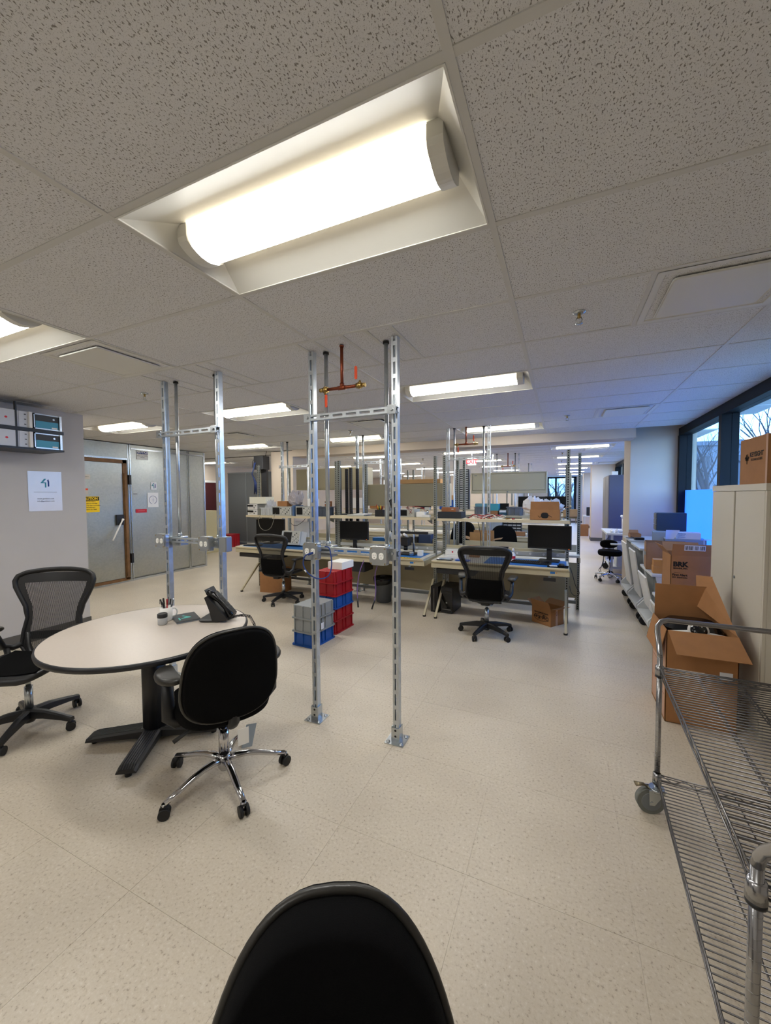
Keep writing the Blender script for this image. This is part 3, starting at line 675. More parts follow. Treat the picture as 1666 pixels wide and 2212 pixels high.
def task_chair(label, loc, rz, ang0=0, style='c', group='black fabric task chairs', seatz=.46, bh=.50, backz=.72, bw=.47, tilt=10, tag_=False, pad=True, taper=.10, rb=.31):
    t = thing('task_chair', label, 'chair', loc, rz, group)
    base5(t, rb, ang0, style)
    M().mat(CHROME if style == 'c' else BLK).cyl((0, 0, .14), (0, 0, .30), .028, 20).cyl((0, 0, .29), (0, 0, seatz-.07), .017, 14).build('gas_lift', None, t)
    m = M().mat(BLK); m.rbox(-.07, .07, -.10, .10, seatz-.085, seatz-.035, .02); m.tube([(0, -.08, seatz-.06), (0, -.20, seatz-.055), (0, -.235, seatz-.02), (0, -.235, backz-bh*.5+.10)], [.028, .03, .03, .02], 10, flat=.6); m.build('tilt_mechanism', None, t)
    k = M().mat(BLK); k.tube([(-.06, 0, seatz-.065), (-.16, -.03, seatz-.09), (-.26, -.05, seatz-.125)], [.008, .010, .016], 8, flat=.5); k.tube([(.06, -.02, seatz-.06), (.18, -.03, seatz-.04), (.255, -.03, seatz-.035)], [.007, .008, .018], 8, flat=.5); k.build('lever', None, t)
    kn = M().mat(BLK); kn.cyl((.06, -.10, seatz-.06), (.12, -.10, seatz-.06), .009, 8); kn.cyl((.11, -.10, seatz-.06), (.145, -.10, seatz-.06), .03, 10); kn.build('tension_knob', None, t)
    s = M().mat(BLKF); s.pad(egg(.50, .48, 40, 3, -.04), .085, e=.07, steps=4, fn=lambda x, y, z: (x, y+.02, z+seatz-.5*max(0, y-.12)**2+x*x*.15)); s.build('seat', None, t)
    ct, st_ = math.cos(R(tilt)), math.sin(R(tilt))
    def bf(x, y, z): # pad local: x, y=height, z=thickness(+ = front)
        yy = -.245+z+.9*x*x*.9-.25*(y)**2*.6; return (x, yy*ct-y*st_-.01, backz+y*ct)
    s = M().mat(BLKF); s.pad(egg(bw, bh, 48, 2.9, taper), .085, e=.06, steps=5, fn=lambda x, y, z: bf(x, y, z+.02)); s.build('backrest', None, t)
    if pad:
        rim = egg(bw*1.005, bh*1.005, 56, 2.9, taper); M().mat(VINYL).tube([bf(x, y, -.004) for x, y in rim], .0085, 8, closed=True).build('edge_piping', None, t)
        sh = M().mat(BLKF); sh.pad(egg(bw*.97, bh*.97, 48, 2.9, taper), .02, e=.04, steps=2, fn=lambda x, y, z: bf(x, y, z-.026)); sh.build('back_shell', None, t)
    for s_ in (-1, 1):
        a = M().mat(BLK); a.tube([(s_*.12, 0, seatz-.05), (s_*.24, -.01, seatz-.045), (s_*.272, -.01, seatz-.01), (s_*.275, -.02, seatz+.19)], [.02, .02, .022, .018], 8, flat=1.6); ao = a.build('armrest', None, t)
        P = [(x, y) for x, y in egg(.105, .24, 28, 2.6, .18*0)]; pd = M().mat(VINYL); pd.at((s_*.28, -.01, seatz+.215), (0, 0, -s_*6))
        pd.pad(P, .038, e=.22, steps=4, fn=lambda x, y, z: (x+s_*(-.028*(y/.12)**2), y, z)); pd.build('arm_pad', None, ao)
    if tag_:
        g = M().mat(WHITE); g.box(.0, .055, -.30, -.298, seatz-.115, seatz-.03); g.build('paper_label', None, t)
        g = M().mat(mat('tag_blue_grey', (150, 162, 172), .6)); g.at((.085, -.20, seatz-.14), (0, 14, 10)); g.box(-.03, .03, -.001, .001, -.06, .06); g.build('paper_tag', None, t)
    return t
c1 = mesh_chair('black mesh chair left of the round table, against the plain wall', (-3.37, 1.41, 0), 211, 21-211, group=None, lumbar=False)
c2 = task_chair('black padded chair with chrome base, pushed at the round table', (-1.74, 1.60, 0), 60, 44-60, group=None, tag_=True, backz=.70, bh=.50, bw=.47, tilt=11, rb=.335)
c5 = task_chair('black padded chair back in the near foreground, cut by the bottom edge', (-.20, .276, 0), 208.7, 0, group=None, backz=.68, bh=.52, bw=.405, taper=.22)
c3 = mesh_chair('black mesh chair at the right-hand workbench, in front of the monitor', (-.775, 4.56, 0), 4, 250, group=None)
c4 = mesh_chair('black mesh chair at the left workbench, in front of the oscilloscope', (-3.86, 4.76, 0), 4, 274, group=None)

# ================= ROUND TABLE =================
t = thing('round_table', 'round laminate meeting table with black edge and ribbed cross base', 'table', (-2.47, 1.70, 0))
M().mat(LAM).lathe([(.0, .70), (.585, .70), (.587, .7315), (.582, .732), (0, .732)], 96, cap=False).build('table_top', None, t)
M().mat(EDGE).lathe([(.584, .700), (.594, .702), (.598, .716), (.594, .730), (.585, .7325), (.585, .700)], 96, cap=False).build('table_edge', None, t)
M().mat(EDGE).loft([[(p[0], p[1], z) for p in rrect(.13, .13, .05, 5)] for z in (.06, .695)], smooth=True).build('pedestal', None, t)
M().mat(BLK).box(-.2, .2, -.03, .03, .68, .699).box(-.03, .03, -.2, .2, .68, .699).build('top_bracket', None, t)
for a in (33, 123, 213, 303):
    m = M().mat(BLK); m.at((0, 0, 0), (0, 0, a))
    m.loft([[(x, y, z) for y, z in ((-.055, z0), (.055, z0), (.055, z1-.012), (.042, z1), (-.042, z1), (-.055, z1-.012))] for x, z0, z1 in ((.03, .03, .085), (.06, .03, .085), (.36, .03, .062), (.40, .03, .048))], smooth=False)
    lo = m.build('foot', None, t)
    for q in range(6):
        r = M().mat(DGRY); r.at((0, 0, 0), (0, 0, a)); y = -.035+.014*q
        r.loft([[(x, y+u, z+v) for u, v in ((-.0035, 0), (.0035, 0), (.0025, .0035), (-.0025, .0035))] for x, z in ((.075, .0835), (.36, .062), (.392, .050))], smooth=False); r.build('tread_rib', None, lo)
    gl = M().mat(RUB); c, s = math.cos(R(a)), math.sin(R(a)); gl.cyl((c*.37, s*.37, 0), (c*.37, s*.37, .03), .018, 12); gl.build('glide', None, lo)
TX, TY, TZ = -2.47, 1.70, .733
# mug with pens
t = thing('mug', 'white mug full of pens standing on the round table', 'mug', (-2.555, 1.865, TZ))
M().mat(WHITE).lathe([(.0, .0), (.036, .0), (.039, .004), (.0395, .095), (.036, .095), (.0355, .008), (0, .008)], 28, cap=False).build('cup', None, t)
M().mat(WHITE).tube([(math.cos(R(60))*.037+math.cos(R(60))*q[0], math.sin(R(60))*.037+math.sin(R(60))*q[0], q[1]) for q in ((0, .078), (.018, .08), (.030, .065), (.032, .045), (.022, .026), (0, .022))], .005, 8).build('handle', None, t)
for k, (mt, cap_, dx, dy, l) in enumerate(((WHITE, BLK, -.018, -.010, 'white pen with black clip in the mug, leaning left'), (BLK, BLK, -.004, -.012, 'short black pen in the mug beside the red pen'), (RED, RED, .003, .004, 'red pen standing in the mug'),
        (WHITE, BLK, .016, .010, 'white pen with black end in the mug, leaning right'), (BLK, STEEL, .022, .018, 'black pen with silver clip in the mug, far right'), (BLK, BLK, -.022, .006, 'black pen in the mug, leaning far left'))):
    p = thing('pen', l, 'pen', (-2.555+dx*.45, 1.865+dy*.45, TZ+.010), 0, 'pens in the white mug'); L = .125 if k == 1 else .142
    e = Vector((dx*1.3, dy*1.3, L)); M().mat(mt).cyl((0, 0, 0), e*.72, .0045, 8).build('barrel', None, p); M().mat(cap_).cyl(e*.72, e, .0055, 8, .0045).box(e.x-.001, e.x+.001, e.y-.008, e.y-.005, e.z-.035, e.z).build('cap', None, p)
t = thing('jar', 'small clear jar with black lid in front of the mug', 'jar', (-2.50, 1.795, TZ))
M().mat(CLR).lathe([(0, 0), (.028, 0), (.030, .004), (.030, .047), (.026, .050)], 24, cap=False).build('glass_body', None, t); M().mat(mat('staples', (150, 150, 150), .4, .6, noise=.4, nscale=120)).lathe([(.026, .003), (.026, .030), (.0, .034)], 20).build('contents', None, t)
M().mat(BLK).lathe([(.031, .048), (.032, .052), (.032, .072), (.028, .076), (.022, .074), (.0, .074)], 24, cap=False).build('lid', None, t)
t = thing('clipboard_pad', 'dark grey folder with teal print lying on the round table', 'folder', (-2.46, 1.945, TZ), 62)
M().mat(mat('pad_edge', (120, 130, 140), .5)).box(-.075, .075, -.10, .10, 0, .010).build('pages', None, t)
M().mat(mat('pad_cover', (58, 60, 60), .5)).box(-.077, .077, -.102, .102, .0102, .0125).build('cover', None, t)
TL = mat('teal_print', (90, 190, 180), .6); M().mat(TL).add([(.03, -.03, .013), (-.03, -.035, .013), (-.035, -.022, .013), (.005, .0, .013), (-.02, .04, .013), (-.008, .045, .013), (.03, -.015, .013)], [(0, 1, 2), (0, 2, 3, 6), (3, 4, 5, 6)]).box(-.05, -.04, -.06, .0, .0126, .013).build('printed_mark', None, t)
# desk phone
t = thing('desk_phone', 'black desk telephone with handset propped on the round table', 'telephone', (-2.24, 2.03, TZ), 22)
M().mat(BLK).rbox(-.10, .05, -.085, .085, 0, .022, .02).build('foot', None, t)
m = M().mat(BLK); m.loft([[(x, y, z) for x, z in pr] for y, pr in ((-.085, ((.0, .01), (.10, .012), (.105, .03), (-.035, .185), (-.052, .175), (-.02, .09))), (.085, ((.0, .01), (.10, .012), (.105, .03), (-.035, .185), (-.052, .175), (-.02, .09))))], smooth=False); m.build('body', None, t)
M().mat(DGRY).loft([[(-.034, y, .187), (-.058, y, .225), (-.062, y, .223), (-.042, y, .182)] for y in (-.06, .07)], smooth=False).build('display', None, t)
hp = [(-.045, -.045, .205), (-.01, -.045, .187), (.035, -.045, .145), (.08, -.045, .095), (.112, -.045, .045), (.118, -.045, .03)]
M().mat(BLKG).tube(hp, [.017, .022, .013, .013, .022, .016], 10, flat=1.2).build('handset', None, t)
kp = M().mat(DGRY)
for a in range(4):
    for b in range(3): u = .25+.16*a; kp.at((.105-u*.14+.004, .02+.022*b, .03+u*.155+.004), (0, -42+90, 0)); kp.box(-.006, .006, -.008, .008, -.002, .003)
kp.build('keypad', None, t)
cp = [(.10, -.05, .02), (.14, -.055, .035), (.19, -.03, .038), (.235, .0, .02), (.262, .01, -.04), (.268, .012, -.12), (.262, .008, -.21)]
co = []; 
def cr(P, u):
    k = min(int(u*(len(P)-1)), len(P)-2); f = u*(len(P)-1)-k; a, b = Vector(P[k]), Vector(P[k+1]); f = f*f*(3-2*f)*.3+f*.7; return a.lerp(b, f), (b-a).normalized()
for q in range(420):
    u = q/419; p_, d = cr(cp, u); x = d.cross(Vector((0, 1, .1))).normalized(); y = d.cross(x); an = q*.75; co.append(p_+x*.0085*math.cos(an)+y*.0085*math.sin(an))
M().mat(RUB).tube(co, .0022, 4).build('coiled_cord', None, t)
# cables on the near frame
def cable(name, label, pts, r, m, n=8, sub=8, ends=None):
    P = [Vector(p) for p in pts]; out = []
    for i in range(len(P)-1):
        a, b, c, d = P[max(i-1, 0)], P[i], P[i+1], P[min(i+2, len(P)-1)]
        for k in range(sub):
            u = k/sub; out.append(.5*((2*b)+(c-a)*u+(2*a-5*b+4*c-d)*u*u+(3*b-a-3*c+d)*u**3))
    out.append(P[-1]); o0 = out[0].copy()
    t = thing(name, label, 'cable', o0); M().mat(m).tube([p-o0 for p in out], r, n).build('lead', None, t)
    if ends:
        for p, q, rr, mm2 in ends: M().mat(mm2).cyl(Vector(p)-o0, Vector(q)-o0, rr, 8).build('plug', None, t)
    return t
cable('patch_cable', 'blue network cable looping from the near frame outlet box', [(-1.535, 2.19, 1.225), (-1.56, 2.15, 1.21), (-1.575, 2.15, 1.15), (-1.54, 2.16, 1.09), (-1.47, 2.17, 1.06), (-1.405, 2.19, 1.08), (-1.385, 2.2, 1.15), (-1.40, 2.215, 1.22), (-1.42, 2.225, 1.262), (-1.455, 2.23, 1.268)], .0042, INKB,
      ends=[((-1.53, 2.197, 1.227), (-1.545, 2.165, 1.218), .008, INKB), ((-1.566, 2.151, 1.115), (-1.556, 2.154, 1.10), .0055, WHITE)])
PUR = mat('purple_lead', (120, 90, 160), .6)
for k, (x, l) in enumerate(((-1.20, 'purple test lead hanging left of the outlet box with black tip'), (-1.095, 'purple test lead hanging right under the outlet box with black tip'))):
    cable('test_lead', l, [(x+.03, 2.20+.05, 1.19), (x-.005+k*.01, 2.25, 1.10), (x-.02+k*.03, 2.25, 1.0), (x-.02+k*.02, 2.25, .93)], .0028, PUR, ends=[((x-.02+k*.02, 2.25, .935), (x-.015+k*-.005, 2.25, .875), .0055, BLK)])
# ================= WORKBENCHES =================
UPR = {}
def upright(parent, x, y, z0, z1, m=USTEEL):
    key = (round(z0, 2), round(z1, 2), m.name)
    if key not in UPR:
        q = M().mat(m); a = .02
        for sx in (-1, 1):
            for yy in (-a, a-.002): q.box(sx*a-(.013 if sx > 0 else 0), sx*a+(0 if sx > 0 else .013), yy, yy+.002, 0, z1-z0)
        z = 0
        while z < z1-z0:
            for yy in (-a, a-.002): q.box(-a+.013, a-.013, yy, yy+.002, z, min(z+.012, z1-z0))
            z += .03
        for sx in (-1, 1):
            z = 0; q.box(min(sx*a, sx*a-sx*.002), max(sx*a, sx*a-sx*.002), -a+.002, -.007, 0, z1-z0); q.box(min(sx*a, sx*a-sx*.002), max(sx*a, sx*a-sx*.002), .007, a-.002, 0, z1-z0)
            while z < z1-z0: q.box(min(sx*a, sx*a-sx*.002), max(sx*a, sx*a-sx*.002), -.007, .007, z, min(z+.012, z1-z0)); z += .03
        q.mat(INK).box(-.013, .013, -.012, .012, .001, z1-z0-.001)  # added dark core stands in for the shade seen through the slots
        o = q.build('slotted_upright', None, parent); UPR[key] = o.data
    else:
        o = bpy.data.objects.new('slotted_upright', UPR[key]); COL.objects.link(o); o.parent = parent
    o.location = (x, y, z0); return o
def bench(label, x0, x1, y, rz=0, shelf=1.30, top=.78, depth=.84, uph=2.16, upright_right=True, matx=None, tray=None, group=None, shelfd=(.27, .62), rail=True):
    """front edge at local y=0 going +y"""
    t = thing('workbench', label, 'workbench', (x0, y, 0), rz, group); w = x1-x0
    M().mat(WTOP).box(.008, w-.008, .010, depth, top-.028, top).build('worktop', None, t)
    M().mat(TOPE).loft([[(x, yy, z) for yy, z in ((.010, top-.028), (.0, top-.022), (-.002, top-.012), (.0, top-.003), (.010, top+.0004))] for x in (.008, w-.008)], smooth=False).build('front_edge', None, t)
    M().mat(BEI).box(0, w, .015, .035, top-.095, top-.029).box(0, .02, .02, depth, top-.095, top-.029).box(w-.02, w, .02, depth, top-.095, top-.029).build('apron', None, t)
    M().mat(TAN).box(.04, w-.04, min(.72, depth-.03), min(.735, depth-.015), .20, top-.10).build('modesty_panel', None, t)
    for x in (.03, w-.03):
        l = M().mat(BEI); l.loft([[(x-.013, yy, z) for yy, z in pr]+[(x+.013, yy, z) for yy, z in reversed(pr)] for pr in ([(.08, .02), (.115, .02)], [(.50, .42), (.55, .42)])], smooth=False)
        l.box(x-.013, x+.013, .08, .60, .012, .02) if False else None
        lo = l.build('slanted_leg', None, t); M().mat(RUB).cyl((x, .10, 0), (x, .10, .02), .022, 12).build('foot', None, lo)
    for x in (.02, w-.02):
        if x > w/2 and not upright_right: continue
        upright(t, x, .565, .0, uph)
    if shelf:
        M().mat(BEI).box(.0, w, shelfd[0]-.0, shelfd[1]-.085, shelf-.03, shelf-.006).build('shelf', None, t); M().mat(TOPE).box(.0, w, shelfd[0]-.008, shelfd[0], shelf-.034, shelf).box(0, w, shelfd[0], shelfd[1]-.085, shelf-.006, shelf).build('shelf_edge', None, t)
        for x in (.055, w-.055): M().mat(BEI).loft([[(xx, a, z) for a, z in ((shelfd[0]+.02, shelf-.035), (.54, shelf-.035), (.54, shelf-.11))] for xx in (x-.003, x+.003)], smooth=False).build('shelf_bracket', None, t)
    if rail:
        M().mat(BEI).box(.045, w-.045, .575, .60, top+.03, top+.13).build('rear_rail', None, t)
        M().mat(GREYL).box(.045, w-.045, .545, .574, top+.045, top+.095).build('power_channel', None, t)
        for k in range(4):
            r = M().mat(WHITE); cx = w*(.62+.1*k); r.cyl((cx, .5445, top+.07), (cx, .5435, top+.07), .013, 12); r.mat(INK); r.box(cx-.005, cx-.003, .543, .5436, top+.066, top+.076).box(cx+.003, cx+.005, .543, .5436, top+.066, top+.076); r.build('socket', None, t)
    M().mat(GREYM).box(.05, w-.05, .74, .78, .13, .17).build('foot_beam', None, t)
    if tray:
        M().mat(BLK).rbox(tray[0], tray[1], .03, .30, top-.17, top-.105, .01).build('keyboard_tray', None, t)
    bp_ = M().mat(BLK).rbox(w-.27, w-.14, .0, .014, top-.155, top-.115, .004).build('badge_plate', None, t); M().mat(GREYM).box(w-.22, w-.19, .015, .03, top-.15, top-.096).build('hanger', None, t)
    M().mat(BLUEM).box(w-.20, w-.15, .0145, .0148, top-.07, top-.045).build('blue_sticker', None, t); M().mat(CARDL).cyl((w-.135, .0144, top-.057), (w-.135, .0149, top-.057), .009, 10).build('round_sticker', None, t)
    return t
b1 = bench('right-hand workbench with blue mat under the wide black monitor', -1.52, .09, 4.78, tray=(.06, .55))
b2 = bench('middle workbench behind the near post frame, yellow tape along its edge', -3.24, -1.62, 4.80, shelf=1.305, tray=None)
b3 = bench('left workbench with oscilloscopes lined up on its shelf', -4.95, -3.30, 4.88, shelf=1.285, tray=(.06, .85))
for t, (a, b, c, d), l, g in ((b1, (-.86, .06, 4.80, 5.30), 'blue anti-static mat on the right-hand workbench under the keyboard', 1), (b2, (-3.1, -1.70, 4.84, 5.30), 'blue anti-static mat on the middle workbench by the yellow tape', 1), (b3, (-4.85, -3.4, 4.94, 5.4), 'blue anti-static mat on the left workbench under the tilted oscilloscope', 1)):
    tag(M().mat(BLUEM).box(a, b, c, d, .7806, .7836).build('bench_mat'), l, 'mat')
# second rows, back to back
b4 = bench('second-row workbench back to back behind the right bench, corner post showing', -1.35, .24, 6.56, 0, group=None, rail=True, uph=2.18) if False else None
def bench_back(label, x0, x1, y1, **k):
    return bench(label, x1, x1+(x1-x0), y1, rz=180, **k)
bk = bench_back('back-to-back workbench behind the right bench, posts at the aisle', -1.40, .24, 6.60, uph=2.18, shelf=1.30, depth=.75)
bench_back('back-to-back workbench behind the middle bench', -3.10, -1.46, 6.60, shelf=1.30, depth=.75)
bench_back('back-to-back workbench behind the left bench', -4.85, -3.18, 6.74, shelf=1.30, depth=.78)
bench('far workbench facing the camera behind the flip-door cabinet', -1.45, .10, 8.1, uph=2.2); bench('far workbench facing the camera behind the middle panels', -3.2, -1.55, 8.1, uph=2.2); bench('far workbench facing the camera at the left, past the beam', -4.9, -3.3, 8.1, uph=2.2)
bench('distant workbench in the fourth row by the aisle', -1.35, .24, 11.4, uph=2.2); bench('distant workbench in the fourth row, middle', -3.2, -1.45, 11.4, uph=2.2); bench('very distant workbench near the end windows', -1.35, .24, 15.5, uph=2.2)
# overhead bins
def over_bin(label, x0, x1, y, z0, z1, d=.32, flip=True):
    t = thing('overhead_cabinet', label, 'cabinet', (x0, y, z0)); w, h = x1-x0, z1-z0
    M().mat(BEI).box(0, w, .012, d, 0, h).build('body', None, t)
    if flip:
        dr = M().mat(BEI).rbox(.02, w-.02, -.004, .011, .05, h-.02, .006).build('flip_door', None, t); M().mat(GREYM).box(.03, w-.03, -.006, -.0045, .046, .049).build('shadow_gap', None, t) if False else None
        M().mat(BEI).box(.0, w, -.008, .011, 0, .045).build('bottom_rail', None, t); M().mat(GREYM).cyl((w/2, -.012, .022), (w/2, -.008, .022), .012, 12).build('lock', None, t); M().mat(BEI).box(0, w, -.006, .011, h-.016, h).box(0, .017, -.006, .011, .048, h-.018).box(w-.017, w, -.006, .011, .048, h-.018).build('frame', None, t)
        M().mat(GREYM).box(.05, .09, -.0055, -.0045, h-.045, h-.035).build('label_plate', None, dr)
    else:
        M().mat(TAN).box(.008, w-.008, -.0, .011, .008, h-.008).build('back_panel', None, t)
        sc = M().mat(DGRY)
        for a in (.02, w-.02):
            for b in (.02, h-.02): sc.cyl((a, -.002, b), (a, .0, b), .005, 8)
        sc.build('screw', None, t)
    return t
over_bin('cream overhead cabinet with flip door hung above the right bench', -1.285, -.20, 6.10, 1.63, 1.945)
over_bin('tan overhead cabinet back above the left bench shelf', -4.70, -3.20, 6.22, 1.72, 2.12, flip=False)
over_bin('tan overhead cabinet back above the middle bench shelf', -3.14, -1.68, 6.10, 1.43, 1.80, flip=False)
tag(M().mat(CARDL).box(-2.48, -1.78, 6.10, 6.34, 1.805, 1.872).build('flat_carton'), 'long flat cardboard box on the middle tan overhead cabinet', 'box')
M_ = M
# ---------- generic items ----------
def cbox(name, label, loc, w, d, h, rz=0, m=CARD, mi=None, cat='box', lid=True, tape=True, group=None):
    t = thing(name, label, cat, loc, rz, group)
    M().mat(m).box(-w/2, w/2, -d/2, d/2, 0, h).build('body', None, t)
    if tape: M().mat(KRAFT).box(-w/2-.0006, w/2+.0006, -.022, .022, h+.0002, h+.0008).build('tape', None, t)
    return t
def obox(name, label, loc, w, d, h, rz=0, m=CARD, mi=CARDI, flaps=(35, 35, 35, 35), fl=None, cat='box', group=None, th=.004):
    """open carton, flaps = tilt from vertical outward for -y,+y,-x,+x"""
    t = thing(name, label, cat, loc, rz, group); fl = fl or d/2
    M().mat(m).box(-w/2, w/2, -d/2, -d/2+th, 0, h).box(-w/2, w/2, d/2-th, d/2, 0, h).box(-w/2, -w/2+th, -d/2, d/2, 0, h).box(w/2-th, w/2, -d/2, d/2, 0, h).box(-w/2, w/2, -d/2, d/2, 0, th).build('body', None, t)
    for k, a in enumerate(flaps):
        if a is None: continue
        f = M().mat(m if a < 500 else mi); c, s = math.cos(R(a)), math.sin(R(a)); e = .006
        L = fl if k < 2 else min(fl, w/2)
        if k == 0: q = [(-w/2+e, -d/2, h), (w/2-e, -d/2, h), (w/2-e-.004, -d/2-s*L, h+c*L), (-w/2+e+.004, -d/2-s*L, h+c*L)]; o = Vector((0, c, s))
        if k == 1: q = [(-w/2+e, d/2, h), (w/2-e, d/2, h), (w/2-e-.004, d/2+s*L, h+c*L), (-w/2+e+.004, d/2+s*L, h+c*L)]; o = Vector((0, -c, s))
        if k == 2: q = [(-w/2, -d/2+e, h), (-w/2, d/2-e, h), (-w/2-s*L, d/2-e, h+c*L), (-w/2-s*L, -d/2+e, h+c*L)]; o = Vector((c, 0, s))
        if k == 3: q = [(w/2, -d/2+e, h), (w/2, d/2-e, h), (w/2+s*L, d/2-e, h+c*L), (w/2+s*L, -d/2+e, h+c*L)]; o = Vector((-c, 0, s))
        f.loft([[p for p in q], [tuple(Vector(p)+o*th) for p in q]], smooth=False); f.build('flap', None, t)
    return t
def monitor(label, x, y, z, w, h, rz=0, stand=.15, group='black flat monitors'):
    t = thing('monitor', label, 'monitor', (x, y, z), rz, group)
    M().mat(BLK).rbox(-w/2, w/2, 0, .03, 0, h, .006).build('bezel', None, t).location = (0, 0, stand)
    M().mat(SCR).box(-w/2+.012, w/2-.012, -.001, .0, .018, h-.012).build('screen', None, t).location = (0, 0, stand)
    M().mat(BLK).box(-.03, .03, .03, .06, 0, stand+h*.5).rbox(-.12, .12, -.06, .14, 0, .012, .03).build('stand', None, t)
    M().mat(mat('led_orange', (255, 120, 40), .5, emis=(255, 110, 30), estr=2)).box(w/2-.03, w/2-.025, -.002, -.001, stand+.006, stand+.010).build('power_light', None, t)
    return t
def instr(label, x, y, z, w, d, h, rz=0, screen=.4, body=GREYL, side=None, tilt=0, knobs=5, name='oscilloscope', cat='instrument', scr=SCR, handle=False, group=None, rubber=False):
    t = thing(name, label, cat, (x, y, z), rz, group); 
    if tilt: t.rotation_euler[0] = R(-tilt)
    M().mat(side or body).rbox(-w/2, w/2, .012, d, 0, h, .008).build('case', None, t)
    M().mat(body).box(-w/2, w/2, 0, .011, 0, h).build('front_panel', None, t)
    if screen: M().mat(DGRY).box(-w/2+.015, -w/2+.015+w*screen, -.001, -.0002, h*.14, h*.9).build('screen_bezel', None, t); M().mat(scr).box(-w/2+.021, -w/2+.009+w*screen, -.002, -.0012, h*.18, h*.86).build('screen', None, t)
    x0 = -w/2+.03+w*screen; n = max(2, int((w/2-.012-x0)/.028))
    for i in range(n):
        for j in range(max(2, int(h/.035))):
            cx = x0+(i+.5)*(w/2-.01-x0)/n; cz = h*.12+(j+.5)*h*.78/max(2, int(h/.035))
            if (i+j*2) % 3 == 0: M().mat(DGRY if (i+j) % 2 else body).cyl((cx, -.014, cz), (cx, 0, cz), .0075, 10).build('knob', None, t)
            else: M().mat(WHT).box(cx-.006, cx+.006, -.003, 0, cz-.004, cz+.004).build('button', None, t)
    if handle:
        for s in (-1, 1): M().mat(WHT).box(s*w/2-(.006 if s > 0 else -.0), s*w/2+(0 if s > 0 else .006), -.03, 0, .01, h-.01).build('handle', None, t)
    return t
def crumple(name, label, loc, w, d, h, m, cat='bag', seed=1, rz=0, spikes=.35):
    t = thing(name, label, cat, loc, rz); r = random.Random(seed); nu, nv = 22, 11; V = []; F = []
    hs = [[r.uniform(1-spikes, 1+spikes) for _ in range(nu)] for _ in range(nv+1)]
    for j in range(nv+1):
        ph = math.pi*j/nv
        for i in range(nu):
            th = 2*math.pi*i/nu; k = hs[j][i] if 0 < j < nv else 1
            z = (math.cos(ph)+1)/2*h*(k if j < nv*.6 else 1)
            V.append((math.cos(th)*math.sin(ph)**.7*w/2*(k*.6+.4 if j < nv*.8 else .9), math.sin(th)*math.sin(ph)**.7*d/2*(k*.6+.4 if j < nv*.8 else .9), z if j < nv else 0))
    for j in range(nv):
        for i in range(nu): F.append((j*nu+i, j*nu+(i+1) % nu, (j+1)*nu+(i+1) % nu, (j+1)*nu+i))
    M().mat(m).add(V, F).build('film', None, t); return t
def tote(label, loc, w, d, h, m, rz=0, name='storage_crate', group=None, inverted=False, cat='crate'):
    t = thing(name, label, cat, loc, rz, group)
    zs = (h-.012, h) if not inverted else (0, .014)
    tp = .010
    def rr(k, z): return [(p[0]*k[0], p[1]*k[1], z) for p in rrect(1, 1, .08, 3)]
    r0 = (w-.044, d-.044); r1 = (w-.030, d-.030)
    if inverted: M().mat(m).loft([rr(r1, .0), rr(r1, .002), rr(r0, h-.004), rr((r0[0]-.01, r0[1]-.01), h)], smooth=False).build('body', None, t)
    else: M().mat(m).loft([rr(r0, 0), rr(r1, h-.002)], cap=False, smooth=False).loft([rr((r1[0]-.008, r1[1]-.008), h-.002), rr((r0[0]-.008, r0[1]-.008), .01)], smooth=False).build('body', None, t)
    rim = M().mat(m); rim.loft([rr((w, d), zs[0]), rr((w, d), zs[1])], smooth=False) if inverted else rim.loft([rr((w, d), zs[0]), rr((w, d), zs[1]), rr((w-.03, d-.03), zs[1]), rr((w-.03, d-.03), zs[0])], cap=False, smooth=False)
    rim.build('rim', None, t)
    hh = h-.016; z0 = .016 if inverted else .0
    for s in (-1, 1):
        for q in (-.5, -.1, .1, .5) if w > d else (-.5, 0, .5):
            cx = q*(w-.09); M().mat(m).box(cx-.006, cx+.006, min(s*(d/2-.020), s*(d/2-.007)), max(s*(d/2-.020), s*(d/2-.007)), z0, z0+hh-.004).build('rib', None, t)
        for q in ((-.5, .5) if w > d else (-.5, -.1, .1, .5)):
            cy = q*(d-.09); M().mat(m).box(min(s*(w/2-.020), s*(w/2-.007)), max(s*(w/2-.020), s*(w/2-.007)), cy-.006, cy+.006, z0, z0+hh-.004).build('rib', None, t)
    return t
# ---------- stacked crates on the floor ----------
ch = .145
g1 = [('blue', BLU, 0), ('grey', GRY, 1), ('grey', GRY, 2)]
for n_, m, k in g1:
    tote({0: 'blue crate at the bottom of the short stack beside the near post', 1: 'grey crate in the middle of the short stack, white tag on its side', 2: 'grey upturned crate on top of the short stack'}[k], (-2.495, 3.585, k*(ch+.001)), .30, .41, ch, m, -4, inverted=True, group=None)
for k, (m, l) in enumerate(((RED, 'red crate at the floor in the tall stack'), (RED, 'red crate second from the floor in the tall stack'), (BLU, 'blue crate in the middle of the tall stack'), (RED, 'red crate second from top of the tall stack'), (RED, 'red crate on top of the tall stack, under the white box'))):
    tote(l, (-2.50, 4.04, k*(ch+.001)), .30, .41, ch, m, -3, inverted=True)
cbox('foam_box', 'white closed box on top of the tall red and blue crate stack', (-2.46, 4.12, 5*(ch+.001)+.001), .20, .26, .085, -3, WHITE, tape=False)
tag(M().mat(PAPER).box(-2.3445, -2.3435, 3.50, 3.55, .17, .24).build('shipping_tag'), 'small white tag on the side of the grey crate stack', 'label')
